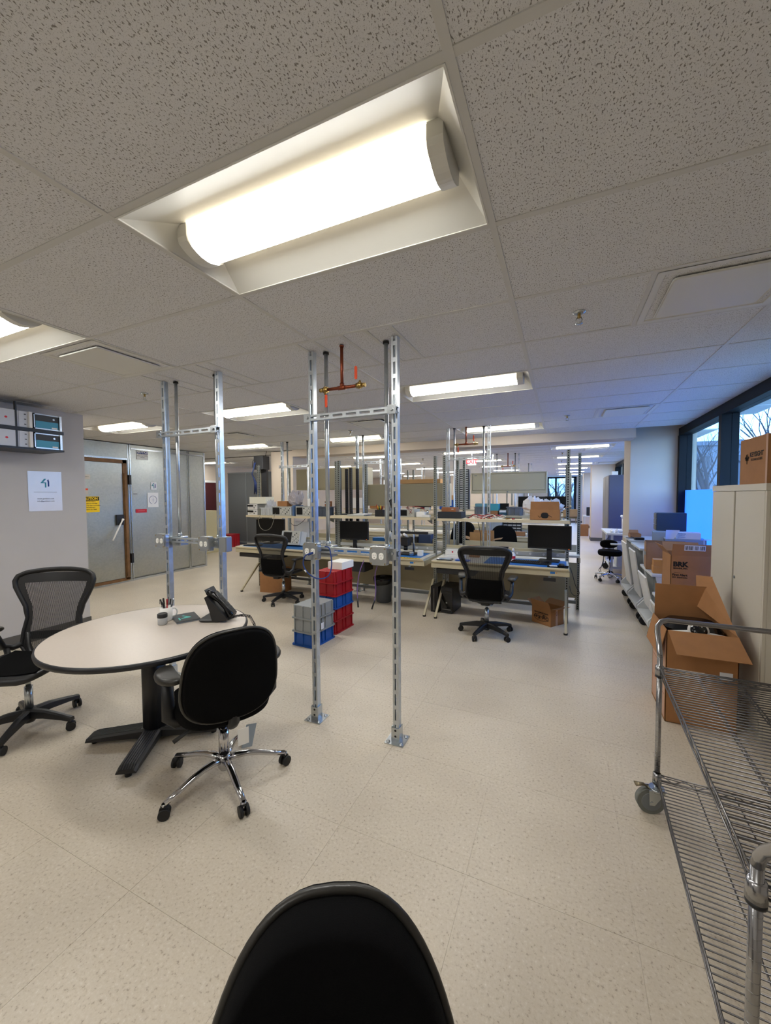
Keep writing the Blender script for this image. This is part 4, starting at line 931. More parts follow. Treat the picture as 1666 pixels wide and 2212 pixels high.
# ---------- bench 3 shelf ----------
z = 1.286; y = 5.16
for k in range(2): instr(('white power supply at the left end of the shelf, %s one') % ('lower', 'upper')[k], -4.82, y+.0, z+k*.096+.001, .21, .22, .09, screen=.0, body=WHT, side=GREYL, knobs=2, name='power_supply', group=None) and M().mat(BLKG).box(-.095, .03, -.0165, -.0145, .05, .08).build('display', None, [o for o in COL.objects if o.name.startswith('power_supply')][-1])
cbox('foam_box', 'white foam block lying on the two stacked power supplies', (-4.70, y+.10, z+.195), .34, .22, .115, 2, mat('foam_white', (226, 224, 206), .9), tape=False)
t = tote('clear plastic bin of parts on the left bench shelf', (-4.54, y+.09, z), .25, .20, .13, CLR, name='parts_bin', cat='bin'); crumple('plastic_bag', 'crinkled clear bag stuffed in the clear plastic bin', (-4.50, y+.1, z+.02), .2, .16, .20, BAG, seed=3)
instr('wide white signal generator with small dark screen on the left shelf', -4.20, y, z, .40, .26, .15, screen=.36, handle=True, name='signal_generator', side=WHT)
obox('carton', 'small open brown carton on top of the signal generator', (-4.22, y+.12, z+.153), .19, .16, .085, 3, flaps=(None, None, None, None), m=CARD)
crumple('plastic_bag', 'crumpled grey film bags heaped behind the near post', (-4.01, y+.14, z+.152), .26, .2, .24, mat('grey_film', (168, 162, 165), .5), seed=9, spikes=.2)
tag(M().mat(mat('instrument_blue', (70, 100, 140), .5)).rbox(-3.985, -3.945, y, y+.25, z, z+.17, .005).build('power_module'), 'slim blue-sided instrument wedged beside the signal generator', 'instrument')
instr('white oscilloscope with dark screen on the shelf behind the near post', -3.75, y, z, .33, .26, .155, screen=.36, side=mat('steel_blue', (74, 84, 98), .6), group=None)
cbox('white_box', 'plain white box standing on the shelf oscilloscope', (-3.66, y+.13, z+.156), .14, .14, .12, 8, WHITE, tape=False)
tote('dark blue-grey slatted tray next to the shelf oscilloscope', (-3.43, y+.12, z), .23, .24, .15, mat('tray_slate', (70, 78, 90), .6), name='slatted_tray', cat='tray')
t = thing('product_box', 'brown and white product box behind the dark tray', 'box', (-3.42, y+.2, z+.152), 0); M().mat(BROWNW).box(-.05, .05, -.03, .03, 0, .085).build('body', None, t); M().mat(TEAL).box(-.04, .04, -.031, -.030, .055, .08).build('label', None, t); M().mat(PAPER).box(-.05, .05, -.0315, -.0305, .04, .055).build('band', None, t)
cable('hanging_cable', 'grey cable looping down from the left shelf over the monitor', [(-4.62, 5.13, 1.29), (-4.63, 5.10, 1.22), (-4.60, 5.09, 1.1), (-4.50, 5.09, 1.04), (-4.38, 5.09, 1.08), (-4.32, 5.10, 1.2), (-4.32, 5.12, 1.28), (-4.31, 5.14, 1.33)], .004, mat('cable_grey', (140, 136, 120), .6))
cable('hanging_cable', 'black cable sagging under the left shelf beside the uprights', [(-4.12, 5.3, 1.24), (-4.1, 5.28, 1.15), (-4.0, 5.28, 1.12), (-3.88, 5.28, 1.18), (-3.82, 5.3, 1.25)], .004, BLK)
# bench 3 top
monitor('big black monitor on the left workbench behind the mesh chair', -4.62, 5.36, .784, .62, .30, 0, .13)
t = instr('oscilloscope tilted back on the blue mat of the left workbench', -4.03, 5.16, .815, .36, .16, .23, screen=.46, tilt=14, body=GREYL, side=WHT, handle=True)
tag(M().mat(PAPER).box(-4.12, -3.84, 5.415, 5.42, .92, 1.18).build('wall_chart'), 'blank white card standing behind the tilted oscilloscope', 'paper')
t = thing('keyboard', 'dark keyboard at the left end of the left workbench', 'keyboard', (-4.7, 5.03, .784), 8); M().mat(BLK).rbox(-.15, .15, -.06, .06, 0, .02, .008).build('body', None, t)
obox('carton', 'tall brown carton standing under the left workbench', (-4.10, 5.16, 0), .33, .30, .44, 6, flaps=(None, None, None, None)) if False else None
cbox('carton', 'tall closed brown carton under the left workbench, behind the mesh chair', (-4.42, 5.25, 0), .42, .30, .39, 8, CARD)
# ---------- bench 2 shelf ----------
z = 1.306; y = 5.12
t = thing('equipment_rack', 'black open equipment rack frame standing behind the middle bench shelf', 'rack', (-3.10, 5.42, .80)); 
for a in (-.14, .06): upright(t, a, .0, .0, 1.25, mat('rack_black', (38, 38, 40), .5)); upright(t, a, .22, .0, 1.25, mat('rack_black', (38, 38, 40), .5))
M().mat(BLK).box(-.18, .10, -.03, .25, .50, .52).build('rack_shelf', None, t)
t = thing('paper_tray', 'stack of papers on a grey tray on the middle shelf', 'paper', (-2.78, y+.1, z)); M().mat(GREYL).box(-.16, .12, -.1, .12, 0, .022).build('tray', None, t); M().mat(PAPER).box(-.06, .16, -.08, .10, .0225, .03).build('sheets', None, t)
t = thing('pen_holder', 'black mesh pen holder crammed with markers on the middle shelf', 'pen holder', (-2.42, y+.05, z)); M().mat(BLK).box(-.06, .06, -.04, .04, 0, .095).build('cup', None, t)
for k, (dx, c, h) in enumerate(((-.04, RED, .17), (-.025, YEL, .15), (-.012, BLK, .16), (.0, mat('green', (90, 150, 60), .5), .14), (.012, YEL, .16), (.026, RED, .14), (.038, BLK, .15))): M().mat(c).cyl((dx, 0, .096), (dx*1.3, .0, h), .006, 8).build('marker', None, t)
t = thing('heat_gun', 'black tool hanging on its stand beside the pen holder', 'tool', (-2.25, y+.12, z)); m = M().mat(BLK); m.lathe([(.05, 0), (.055, .03), (.02, .04), (.014, .13), (.0, .13)], 14); m.build('stand', None, t); M().mat(BLK).tube([(0, 0, .13), (.0, -.02, .19), (-.02, .0, .23), (-.045, .0, .21)], [.025, .03, .028, .02], 10).build('body', None, t)
instr('grey bench power supply with red leads on the middle shelf', -1.98, y, z, .22, .24, .11, screen=.45, name='power_supply')
for k, (a, b, l) in enumerate(((.0, .1, 'red test lead draped over the shelf power supply'), (.04, .2, 'second red test lead curling behind the shelf power supply'))): cable('test_lead', l, [(-1.9-a, y-.01, z+.05), (-1.93+a, y-.05, z+.10), (-2.0, y+.05, z+.135), (-1.85, y+.12, z+.14), (-1.78+b*.3, y+.12, z+.09), (-1.80, y+.14, z+.01)], .003, mat('lead_red', (150, 30, 30), .5))
tag(M().mat(WHITE).rbox(-1.855+.02, -1.855+.15, y-.03, y+.12, z, z+.075, .02).build('white_case'), 'white plastic case on the middle shelf', 'case'); 
t = thing('camera_microscope', 'small grey swivel head on a stand at the right end of the middle shelf', 'instrument', (-1.665+.03-.03, y, z)); M().mat(WHT).rbox(-.09, .03, -.03, .04, 0, .035, .008).build('base', None, t); M().mat(STEEL).cyl((-.01, 0, .035), (-.01, 0, .10), .014, 10).build('column', None, t); M().mat(GREYL).rbox(-.045, .03, -.03, .03, .10, .14, .008).build('head', None, t)
# bench 2 top
monitor('black monitor on the middle workbench framed by the near posts', -2.93, 5.30, .784, .50, .285, 0, .145)
t = thing('microscope', 'black boom-arm inspection microscope on the middle workbench', 'microscope', (-1.95, 5.1, .784)); M().mat(BLK).rbox(-.12, .12, -.1, .12, 0, .02, .02).build('base', None, t); M().mat(STEEL).cyl((.05, .08, .02), (.05, .08, .40), .014, 12).build('column', None, t); M().mat(BLK).box(-.30, .26, .065, .095, .28, .315).build('boom', None, t); M().mat(BLK).rbox(-.10, .02, -.05, .09, .12, .24, .02).cyl((-.04, 0, .06), (-.04, 0, .12), .03, 14).build('head', None, t); M().mat(WHITE).cyl((-.09, .0, .25), (-.12, -.05, .29), .018, 10).cyl((-.02, .0, .25), (-.05, -.05, .29), .018, 10).build('eyepiece', None, t)
t = thing('desk_lamp', 'white flexible lamp head behind the near post on the middle bench', 'lamp', (-2.22, 5.22, .784)); M().mat(BLK).lathe([(.06, 0), (.06, .02), (.01, .03)], 16).build('base', None, t); M().mat(WHT).tube([(0, 0, .03), (.02, 0, .12), (-.03, -.02, .2), (-.02, -.05, .28)], .012, 8).build('arm', None, t); M().mat(WHT).tube([(-.02, -.05, .30), (-.07, -.07, .25), (-.10, -.08, .20)], [.02, .045, .03], 12).build('lamp_shade', None, t)
t = thing('solder_station', 'black soldering station beside the near post on the middle bench', 'tool', (-2.33, 5.05, .784)); M().mat(BLK).rbox(-.08, .08, -.06, .10, 0, .11, .012).build('body', None, t); M().mat(WHT).box(-.05, .03, -.0615, -.0605, .04, .09).build('panel', None, t)
tag(M().mat(WHITE).rbox(-1.79, -1.72, 5.02, 5.08, .7845, .86, .006).build('small_carton'), 'small white upright box at the right end of the middle bench', 'box')
tag(M().mat(STEEL).lathe([(.03, 0), (.032, .05), (.028, .06), (0, .06)], 18).build('metal_tin', loc=(-1.86, 4.98, .7845)), 'little metal tin near the right end of the middle bench', 'tin')
tag(M().mat(PAPER).box(-.14, .14, -.09, .09, 0, .004).build('paper_sheet', loc=(-2.2, 4.94, .7845), rz=12), 'white paper sheets on the blue mat of the middle bench', 'paper')
tag(M().mat(CARD).box(-.03, .03, -.025, .025, 0, .035).build('small_block', loc=(-2.05, 5.0, .7845)), 'tiny brown block on the blue mat of the middle bench', 'box')
t = thing('edge_tape', 'yellow marked tape strip along the front edge of the middle bench', 'tape', (-2.40, 4.806, .781)); M().mat(YEL).box(-.75, .72, -.012, .03, 0, .0035).build('strip', None, t)
q = M().mat(INK)
for k in range(36): q.box(-.74+k*.04, -.74+k*.04+.012, -.004, .012, .0036, .004)
q.build('print', None, t)
t = thing('waste_bin', 'dark grey waste bin with black liner under the middle bench', 'bin', (-2.455, 5.37, 0)); M().mat(mat('bin_grey', (82, 86, 90), .5)).lathe([(0, .005), (.11, 0), (.115, .01), (.145, .36), (.150, .365)], 28, cap=False).build('bucket', None, t)
L = []; rr_ = random.Random(5)
for zz, rad in ((.29, .150), (.33, .156), (.372, .158), (.376, .150), (.30, .125)): L.append([((rad+rr_.uniform(-.003, .006))*math.cos(2*math.pi*i/28), (rad+rr_.uniform(-.003, .006))*math.sin(2*math.pi*i/28), zz+(rr_.uniform(-.025, .015) if zz < .3 else 0)) for i in range(28)])
M().mat(BLKG).loft(L).build('liner', None, t)
t = thing('computer_tower', 'slim black computer tower on the floor under the middle bench end', 'computer', (-1.50-.06, 5.30, 0), -8); M().mat(BLK).rbox(-.055, .055, -.17, .20, 0, .36, .006).build('case', None, t); M().mat(STEEL).box(-.006, .0, -.1725, -.1708, .03, .33).build('trim_strip', None, t); M().mat(GREYL).box(-.056, -.0552, -.17, .2, .02, .34).build('side_panel', None, t)
tag(M().mat(BLK).rbox(-3.02, -2.52, 4.86, 5.15, .53, .68, .01).build('drawer_unit'), 'black drawer hanging under the middle bench', 'drawer')
# ---------- bench 1 shelf ----------
z = 1.301; y = 5.10
tag(M().mat(FOAM).rbox(-1.52, -1.20, y-.02, y+.22, z, z+.085, .004).build('foam_block'), 'charcoal foam block at the left end of the right shelf', 'foam')
t = thing('wooden_box', 'stacked brown wooden box on the charcoal foam block', 'box', (-1.38, y+.10, z+.0862), -5)
M().mat(BROWNW).box(-.10, .10, -.06, .06, 0, .058).build('body', None, t); M().mat(BROWNW).box(-.102, .102, -.062, .062, .0262, .029).build('seam', None, t); M().mat(PAPER).box(.04, .07, -.0625, -.0621, .03, .04).build('label', None, t)
for k in range(9):
    a = rr_.uniform(0, 6); x0 = -1.08+k*.045; yy = y+rr_.uniform(.0, .16)
    cable('loose_cable', '%s %s cable in the tangle on the right shelf' % (['left end', 'middle', 'right end'][k//3], ['black', 'red', 'white'][k % 3]) , [(x0+math.cos(a+q)*.07*(1+.3*(q % 2)), yy+math.sin(a+q)*.05, z+.006+.015*((q*7+k) % 4)) for q in range(7)], .0045 if k % 3 == 0 else .003, [BLK, REDI, WHITE][k % 3])['group'] = '%s cables tangled on the right shelf' % ['black', 'red', 'white'][k % 3]
for k, (x, c) in enumerate(((-.93, RED), (-.84, CARD), (-.72, WHITE), (-.62, BRASS), (-.55, RED))): tag(M().mat(c).box(-.03, .03, -.012, .012, 0, .014).build('small_part', loc=(x, y+.03+.02*(k % 2), z), rz=20*k), ['red connector', 'brown strip', 'white clip', 'brass fitting', 'red fuse holder'][k]+' lying on the right shelf among cables', 'part')
t = obox('carton', 'open brown carton with printed hat-shaped mark on the right shelf', (-.20+.02, y+.14, z), .34, .24, .125, -3, flaps=(12, 60, 80, 70), fl=.10)
PR = M().mat(INK); PR.loft([[(p[0]*1, -.1215, .055+p[1]) for p in rrect(.085, .07, .03, 4)], [(p[0], -.121, .055+p[1]) for p in rrect(.085, .07, .03, 4)]], smooth=False); PR.tube([(-.075, -.1212, .05), (-.06, -.1212, .032), (-.03, -.1212, .045)], .003, 5).tube([(.03, -.1212, .06), (.06, -.1212, .05), (.08, -.1212, .035)], .003, 5); PR.build('printed_mark', None, t)
crumple('plastic_bag', 'white plastic bag spilling from the shelf carton to the left', (-.32, y+.13, z+.06), .24, .2, .20, mat('white_film', (222, 224, 232), .35), seed=5, spikes=.22); crumple('plastic_bag', 'shiny clear bags filling the open shelf carton', (-.13, y+.15, z+.07), .30, .2, .16, BAG, seed=8, spikes=.24)
tag(M().mat(WHITE).box(-.012, .012, -.012, .012, 0, .018).build('paper_tag', loc=(.045, y-.02, z)), 'tiny white cube at the right end of the right shelf', 'box')
# bench 1 top
monitor('wide black monitor at the right end of the right-hand workbench', -.135, 5.20, .784, .50, .29, -3, .155)
t = thing('keyboard', 'full-size black keyboard on the blue mat of the right bench', 'keyboard', (-.33, 5.0, .784), -5)
M().mat(BLK).rbox(-.225, .225, -.075, .075, 0, .018, .008).build('body', None, t)
KM = M().mat(BLKG).box(-.007, .007, -.0065, .0065, 0, .006).build('key', None, t); KM.location = (-.2, -.055, .0182)
for r_ in range(5):
    for c_ in range(20):
        if r_ == 0 and c_ == 0: continue
        if c_ in (15,): continue
        o = bpy.data.objects.new('key', KM.data); COL.objects.link(o); o.parent = t; o.location = (-.2+c_*.0207, -.055+r_*.026, .0182+.001*r_)
t = thing('mouse_pad', 'black mouse pad at the corner of the right bench', 'mouse pad', (-.03, 4.87, .7845), -3); M().mat(BLKF).rbox(-.11, .11, -.075, .075, 0, .003, .01).build('pad', None, t)
t = thing('mouse', 'black computer mouse on the pad', 'mouse', (.01, 4.88, .7882), 20); M().mat(BLK).pad([(p[0], p[1]) for p in egg(.06, .10, 24, 2.4, 0)], .03, e=.3, steps=4, fn=lambda x, y_, z_: (x, y_, max(z_, -.012)+.012)).build('body', None, t)
tag(M().mat(PAPER).box(-.04, .04, -.03, .03, 0, .008).build('note_pad', loc=(-.08, 4.86, .7882), rz=10), 'small white note pad on the mouse pad', 'notepad')
t = thing('spray_bottle', 'white spray bottle with red label behind the keyboard', 'bottle', (-.545, 5.08, .784)); M().mat(WHITE).lathe([(0, 0), (.026, 0), (.028, .005), (.028, .085), (.014, .10), (.012, .115)], 20).build('body', None, t); M().mat(REDI).lathe([(.0285, .03), (.0285, .065)], 20, cap=False).build('label', None, t); M().mat(WHITE).lathe([(.013, .115), (.012, .15), (.006, .16), (0, .16)], 14).build('cap', None, t)
t = thing('parts_case', 'white box with red square badge on the right bench', 'case', (-1.29, 5.07, .826), 3); M().mat(WHT).rbox(-.11, .11, -.06, .06, 0, .06, .008).build('body', None, t); M().mat(REDI).box(-.02, .0, -.0612, -.0604, .03, .05).build('badge', None, t)
for k in range(2): tag(M().mat([PAPER, WHITE][k]).box(-.13, .13, -.09, .09, 0, .019).build('book', loc=(-1.27, 5.05, .7845+k*.0202), rz=3-5*k), ['lower white booklet under the badge box on the right bench', 'upper white booklet directly under the badge box'][k], 'book')
t = thing('tablet', 'black tablet lying at the left front of the right bench', 'tablet', (-1.36, 4.87, .7842), 4); M().mat(BLKG).rbox(-.10, .10, -.07, .07, 0, .010, .012).build('body', None, t); M().mat(mat('tablet_screen', (150, 170, 185), .15)).box(-.075, .075, -.05, .05, .0101, .0105).build('screen', None, t)
tag(M().mat(mat('blue_packet', (36, 90, 190), .3)).rbox(-.09, .09, -.05, .05, 0, .012, .01).build('blue_packet', loc=(-1.13, 4.87, .7842), rz=-6), 'shiny blue packet beside the tablet', 'packet')
t = thing('carton', 'small brown carton with barcode label standing behind the mesh chair', 'box', (-1.05, 5.22, .784+.0), 3); M().mat(CARD).box(-.065, .065, -.04, .04, 0, .15).build('body', None, t); M().mat(PAPER).box(-.05, .055, -.0412, -.0402, .06, .125).build('label', None, t); q = M().mat(INK)
for k in range(12): q.box(-.04+k*.0075, -.04+k*.0075+(.004 if k % 3 else .002), -.0417, -.0413, .09, .115)
q.build('barcode', None, t)
tag(M().mat(BLK).rbox(-.11, .11, -.02, .02, 0, .025, .006).build('power_strip', loc=(-.73, 5.24, .914)), 'black power strip on the rail behind the spray bottle', 'power strip')
cable('power_cable', 'black cable drooping down from the right end of the right bench', [(.10, 5.0, .76), (.125, 5.0, .68), (.16, 5.0, .55), (.20, 5.02, .47), (.17, 5.05, .42), (.12, 5.1, .44), (.10, 5.2, .5)], .0035, BLK)
cable('power_cable', 'black cable hanging behind the right bench from shelf to rail', [(-1.02, 5.27, 1.26), (-.99, 5.28, 1.1), (-.98, 5.28, .95), (-.97, 5.27, .92)], .004, BLK)
t = thing('computer_tower', 'black computer tower with badge on the floor at the right bench left leg', 'computer', (-1.395, 5.32, 0), -4)
M().mat(BLK).rbox(-.085, .085, -.19, .19, .01, .36, .01).build('case', None, t); M().mat(BLKG).box(-.082, .082, -.1935, -.1905, .05, .34).build('front_panel', None, t); M().mat(BLK).box(-.07, .07, -.1955, -.194, .27, .30).box(-.07, .07, -.1955, -.194, .31, .33).build('drive_bay', None, t)
M().mat(STEEL).cyl((0, -.1945, .15), (0, -.1936, .15), .011, 16).build('badge', None, t); M().mat(STEEL).box(-.06, .06, -.1942, -.1936, .055, .06).build('trim_strip', None, t)
t = obox('carton', 'open brown carton with upside-down oval logo under the right bench corner', (-.145, 5.27, 0), .28, .24, .21, 0, flaps=(25, 60, 55, 75), fl=.10)
t.rotation_euler[2] = R(-36); W_ = .28
text('Digi-Key', .062, (-.0, -.1206, .085), (90, 180, 0), INK, t, bold=.0015); text('WWW.DIGIKEY.COM', .021, (.0, -.1206, .143), (90, 180, 0), INK, t, bold=.0012)
M().mat(INK).tube([(math.cos(2*math.pi*k/36)*.105, -.1208, .083+math.sin(2*math.pi*k/36)*.042) for k in range(36)], .0022, 5, closed=True).build('oval_outline', None, t)
M().mat(KRAFT).box(.1402, .1408, -.03, .01, .0, .205).build('tape', None, t)
M().mat(INK).tube([(.1412, -.01+math.cos(2*math.pi*k/24)*.012, .15+math.sin(2*math.pi*k/24)*.026) for k in range(24)], .0015, 5, closed=True).build('tape_print', None, t)
# ---------- second-row goods ----------
z = 1.301; y = 6.16
for k, (x, w, m, l) in enumerate(((-1.13, .22, mat('crate_slate', (110, 116, 124), .6), 'slate crate on the second-row shelf left of the copper pipe'), (-.36-.28, .24, mat('crate_slate', (110, 116, 124), .6), 'slate crate on the second-row shelf with papers sticking out'))): tote(l, (x, y, z), w, .2, .125, m)
tag(M().mat(mat('teal_case', (104, 150, 158), .5)).rbox(-1.24+.02, -.98, y-.09, y+.09, z+.127, z+.175, .01).build('teal_case'), 'teal case on the slate crate on the left', 'case')
t = thing('product_box', 'brown and turquoise product box on the second-row shelf', 'box', (-.94, y, z)); M().mat(CARD).box(-.06, .06, -.09, .09, 0, .07).build('lower_carton', None, t); M().mat(mat('turquoise', (70, 165, 175), .5)).box(-.07, .07, -.09, .09, .0705, .17).build('upper_carton', None, t)
tag(M().mat(mat('teal_tub', (40, 84, 100), .5)).rbox(-.88+.02, -.70-.05, y-.09, y+.09, z, z+.045, .01).build('teal_tub'), 'dark teal tub with white lid on second-row shelf', 'tub'); tag(M().mat(WHITE).box(-.85, -.76, y-.085, y+.085, z+.0455, z+.075).build('white_tray'), 'white carton resting in the dark teal tub', 'box')
monitor('small black screen standing behind the teal tub', -.81, y+.02+.08, z, .14, .10, 0, .077)
tag(M().mat(CARDL).box(.02, .20, 5.95+.06, 6.15, z, z+.10).build('tan_carton'), 'light tan carton between the two aisle uprights', 'box')
# drawer rack of small parts
t = thing('parts_cabinet', 'tall black rack full of small white parts drawers', 'drawer cabinet', (-1.97, 8.39, 1.302)); M().mat(BLK).box(-.15, .15, 0, .15, .0, .86).build('case', None, t)
dm = None
for r_ in range(18):
    for c_ in range(3):
        if dm is None: o = M().mat(mat('drawer_white', (200, 200, 192), .5)).box(-.037, .037, -.010, 0, 0, .028).box(-.015, .015, -.018, -.010, .002, .007).build('drawer', None, t); dm = o.data
        else: o = bpy.data.objects.new('drawer', dm); COL.objects.link(o); o.parent = t
        o.location = (-.095+.095*c_, 0, .012+.047*r_)
t = thing('parts_cabinet', 'small black parts drawer unit on the far bench behind the power strip', 'drawer cabinet', (-.93, 8.45, 1.0)); M().mat(BLK).box(-.18, .18, 0, .15, -.21, .25).build('case', None, t)
for r_ in range(6):
    for c_ in range(4): o = bpy.data.objects.new('drawer', dm); COL.objects.link(o); o.parent = t; o.location = (-.132+.088*c_, 0, -.16+.062*r_)
# behind: chairs, cartons
task_chair('black padded chair back seen behind the right bench, under the shelf', (-.93, 7.2, 0), 190, 10, 'b', group=None, pad=False, backz=.80); task_chair('black padded chair back seen at far left under the right shelf', (-1.72, 7.1, 0), 170, 30, 'b', group=None, pad=False, backz=.86)
obox('carton', 'light open carton with raised flaps behind the right bench', (-1.13, 6.2, .784), .34, .26, .13, 0, m=CARDL, flaps=(20, 5, 75, 80), fl=.13)
cbox('carton', 'flat brown parcel on the second-row bench under the chair back', (-.80, 6.0, .784), .26, .12, .05, 0, mat('parcel_brown', (150, 90, 66), .8))
tag(M().mat(mat('pale_blue', (150, 180, 220), .6)).box(-1.42+.04, -1.25, 5.93, 6.1, .784, .80).build('blue_sheet'), 'pale blue folder on the second-row bench near the left upright', 'folder')
for k, (x, yy, w, l) in enumerate(((-.62, 8.5, .4, 'black monitor on the far bench under the flip-door cabinet, left'), (-.1, 8.5, .42, 'black monitor on the far bench under the flip-door cabinet, right'), (-2.9, 8.5, .4, 'black monitor on the far middle bench'))): monitor(l, x, yy, 1.302, w, .24, 0, .03)
tote('translucent grey bin on the far bench beneath the shelf', (-1.28, 8.42, .784), .34, .3, .3, mat('bin_translucent', (170, 178, 184), .4)); tag(M().mat(mat('pale_blue2', (150, 178, 215), .6)).box(-.62, -.54, 8.3, 8.38, .7845, .87).build('blue_carton'), 'small pale blue carton on the far bench', 'box')
tag(M().mat(mat('green_bag', (70, 110, 90), .5)).rbox(-1.75, -1.55, 8.4, 8.6, 1.02, 1.24, .05).build('green_bag'), 'green bundle on the far bench beside the post', 'bag') if False else None
cbox('carton', 'brown carton low on the far bench next to the drawer unit', (-.86+.1, 8.28, .784), .2, .14, .08)
for k, (x, w, h, c, l) in enumerate(((-2.75, .3, .12, BLUEM, 'blue case on the bench behind the middle monitor'), (-2.2, .2, .16, BLK, 'black equipment box behind the near right post'), (-1.98, .2, .2, mat('navy', (40, 60, 96), .5), 'navy equipment box behind the microscope'), (-1.72, .18, .1, WHITE, 'white and blue carton by the middle bench upright'), (-2.5, .16, .14, mat('amber', (190, 150, 60), .6), 'amber-sided box behind the middle bench'))):
    cbox('equipment_box', l, (x, 6.0, .784), w, .2, h, 0, c, tape=False)
for k, (x, yy, zz, w, h, c, l) in enumerate(((-4.5, 8.45, 1.302, .4, .25, WHITE, 'white case on the far left shelf'), (-4.0, 8.45, 1.302, .3, .2, CARD, 'brown case on the far left shelf'), (-2.3, 8.45, 1.302, .3, .2, BLU, 'blue case on the far middle shelf'), (-3.0, 11.9, 1.302, .4, .3, CARDL, 'tan case on the distant shelf'), (-.6, 11.9, 1.302, .4, .25, BLK, 'black unit on the distant aisle shelf'), (-1.0, 11.9, 1.302, .3, .2, WHITE, 'white unit on the distant aisle shelf'))): cbox('equipment_box', l, (x, yy, zz), w, .25, h, 0, c, tape=False)
for x in (.05,): 
    t = thing('rack_upright', 'tall slotted aisle upright farthest right of the benches', 'post', (.0, 0, 0)); upright(t, .213, 6.6, 0, 2.15) if False else None; bpy.data.objects.remove(t)
# exit sign
t = thing('exit_sign', 'small red EXIT sign hanging from the far ceiling', 'sign', (-1.96, 9.36, CE-.30)); M().mat(WHITE).box(-.10, .10, 0, .03, 0, .17).build('housing', None, t); M().mat(STEEL).cyl((0, .015, .17), (0, .015, .298), .008, 8).build('stem', None, t)
text('EXIT', .13, (0, -.0005, .083), (90, 0, 0), mat('exit_red', (235, 40, 50), .5, emis=(255, 40, 50), estr=1.2), t, bold=.004)
# ================= METAL WALK-IN CHAMBER =================
CX0 = -7.5
t = thing('walk_in_chamber', 'galvanised metal walk-in chamber with sheet panels on the left', 'chamber', (CX0, 0, 0))
M().mat(CHAMB).box(-1.9, -.03, 3.0, 6.50, .0, 2.60).build('shell', None, t)
for a, b, c in ((3.0, 3.42, 2.30), (4.80, 6.09, 2.51), (6.09, 6.52, 2.51)):
    M().mat(CHAMB).rbox(-.029, .0, a+.004, b-.004, .06, c, .003, 1).build('wall_panel', None, t)
M().mat(CHAMB).box(-.029, -.002, 3.42, 4.79, .0, .06).build('threshold', None, t)
for a, b, c in ((3.0, 4.80, 2.335), (4.80, 6.09, 2.545), (6.09, 6.52, 2.545)): M().mat(CHAMB).box(-.029, .002, a+.004, b-.004, c, 2.60).build('header_panel', None, t)
for y in (4.80, 6.09): M().mat(STEEL).box(.001, .012, y-.028, y-.010, .0, 2.60).box(.001, .012, y+.010, y+.028, 0, 2.60).build('seam_strip', None, t)
M().mat(STEEL).box(.001, .016, 3.0, 4.76, 2.302, 2.333).box(.001, .016, 4.84, 6.52, 2.512, 2.542).build('cornice_strip', None, t); M().mat(STEEL).box(.001, .010, 3.0, 6.52, 0, .035).build('floor_strip', None, t); M().mat(STEEL).box(-.01, .012, 6.49, 6.525, 0, 2.60).build('corner_strip', None, t)
M().mat(WOOD).box(-.005, .045, 4.655, 4.73, .06, 2.30).box(-.005, .045, 3.42, 4.73, 2.235, 2.30).box(-.005, .045, 3.42, 4.73, .035, .085).box(-.005, .045, 3.42, 3.49, .085, 2.235).build('door_frame', None, t)
d = M().mat(CHAMB).rbox(-.02, .035, 3.495, 4.65, .09, 2.23, .004, 1).build('door', None, t)
M().mat(WOOD).box(.046, .075, 4.665, 4.715, .12, 2.05).build('edge_seal', None, d)
for z in (1.93, .45): M().mat(BLK).box(.046, .10, 4.735, 4.775, z-.09, z+.09).build('hinge_box', None, d)
M().mat(BLK).rbox(.036, .075, 4.50, 4.64, 1.09, 1.28, .01).build('latch_plate', None, d); M().mat(WHITE).cyl((.085, 4.60, 1.19), (.16, 4.37, .83), .013, 10).cyl((.06, 4.60, 1.19), (.10, 4.60, 1.19), .02, 10).build('pull_lever', None, d)
def card(name, label, x, y0, y1, z0, z1, m, cat='sign'):
    t = thing(name, label, cat, (x, (y0+y1)/2, (z0+z1)/2), 90); w, h = (y1-y0)/2, (z1-z0)/2; M().mat(m).box(-w, w, -.002, .0, -h, h).build('sheet', None, t); return t, w, h
s, w, h = card('notice_sign', 'NOTICE sign with blue header high on the metal chamber', CX0+.006, 4.95, 5.18, 2.335, 2.495, WHT)
M().mat(INKB).box(-w, w, -.003, -.0021, .03, h).build('header', None, s); text('NOTICE', .062, (0, -.0035, .062), (90, 0, 0), WHITE, s, bold=.002)
for k, ln in enumerate(('THIS AREA IS UNDER', 'TEMPERATURE CONTROL', 'CAUTION')): text(ln, .019, (0, -.0026, .012-.026*k), (90, 0, 0), INK, s)
s, w, h = card('caution_sign', 'yellow CAUTION sign on the chamber door, partly hidden by the wall', CX0+.0375, 3.93, 4.235, 1.345, 1.62, YEL)
M().mat(INK).box(-w+.004, w-.004, -.003, -.0021, .065, h-.006).build('header', None, s); text('CAUTION', .062, (0, -.0035, .099), (90, 0, 0), YEL, s, bold=.0022, sx=.9)
for k, ln in enumerate(('REFRIGERATED &', 'DANGEROUS SYSTEMS', 'WEAR GLOVES AND CLOTHING', 'APPROPRIATELY', 'INSIDE AT ALL TIMES')): text(ln, .023, (0, -.0026, .045-.034*k), (90, 0, 0), INK, s, bold=.0006)
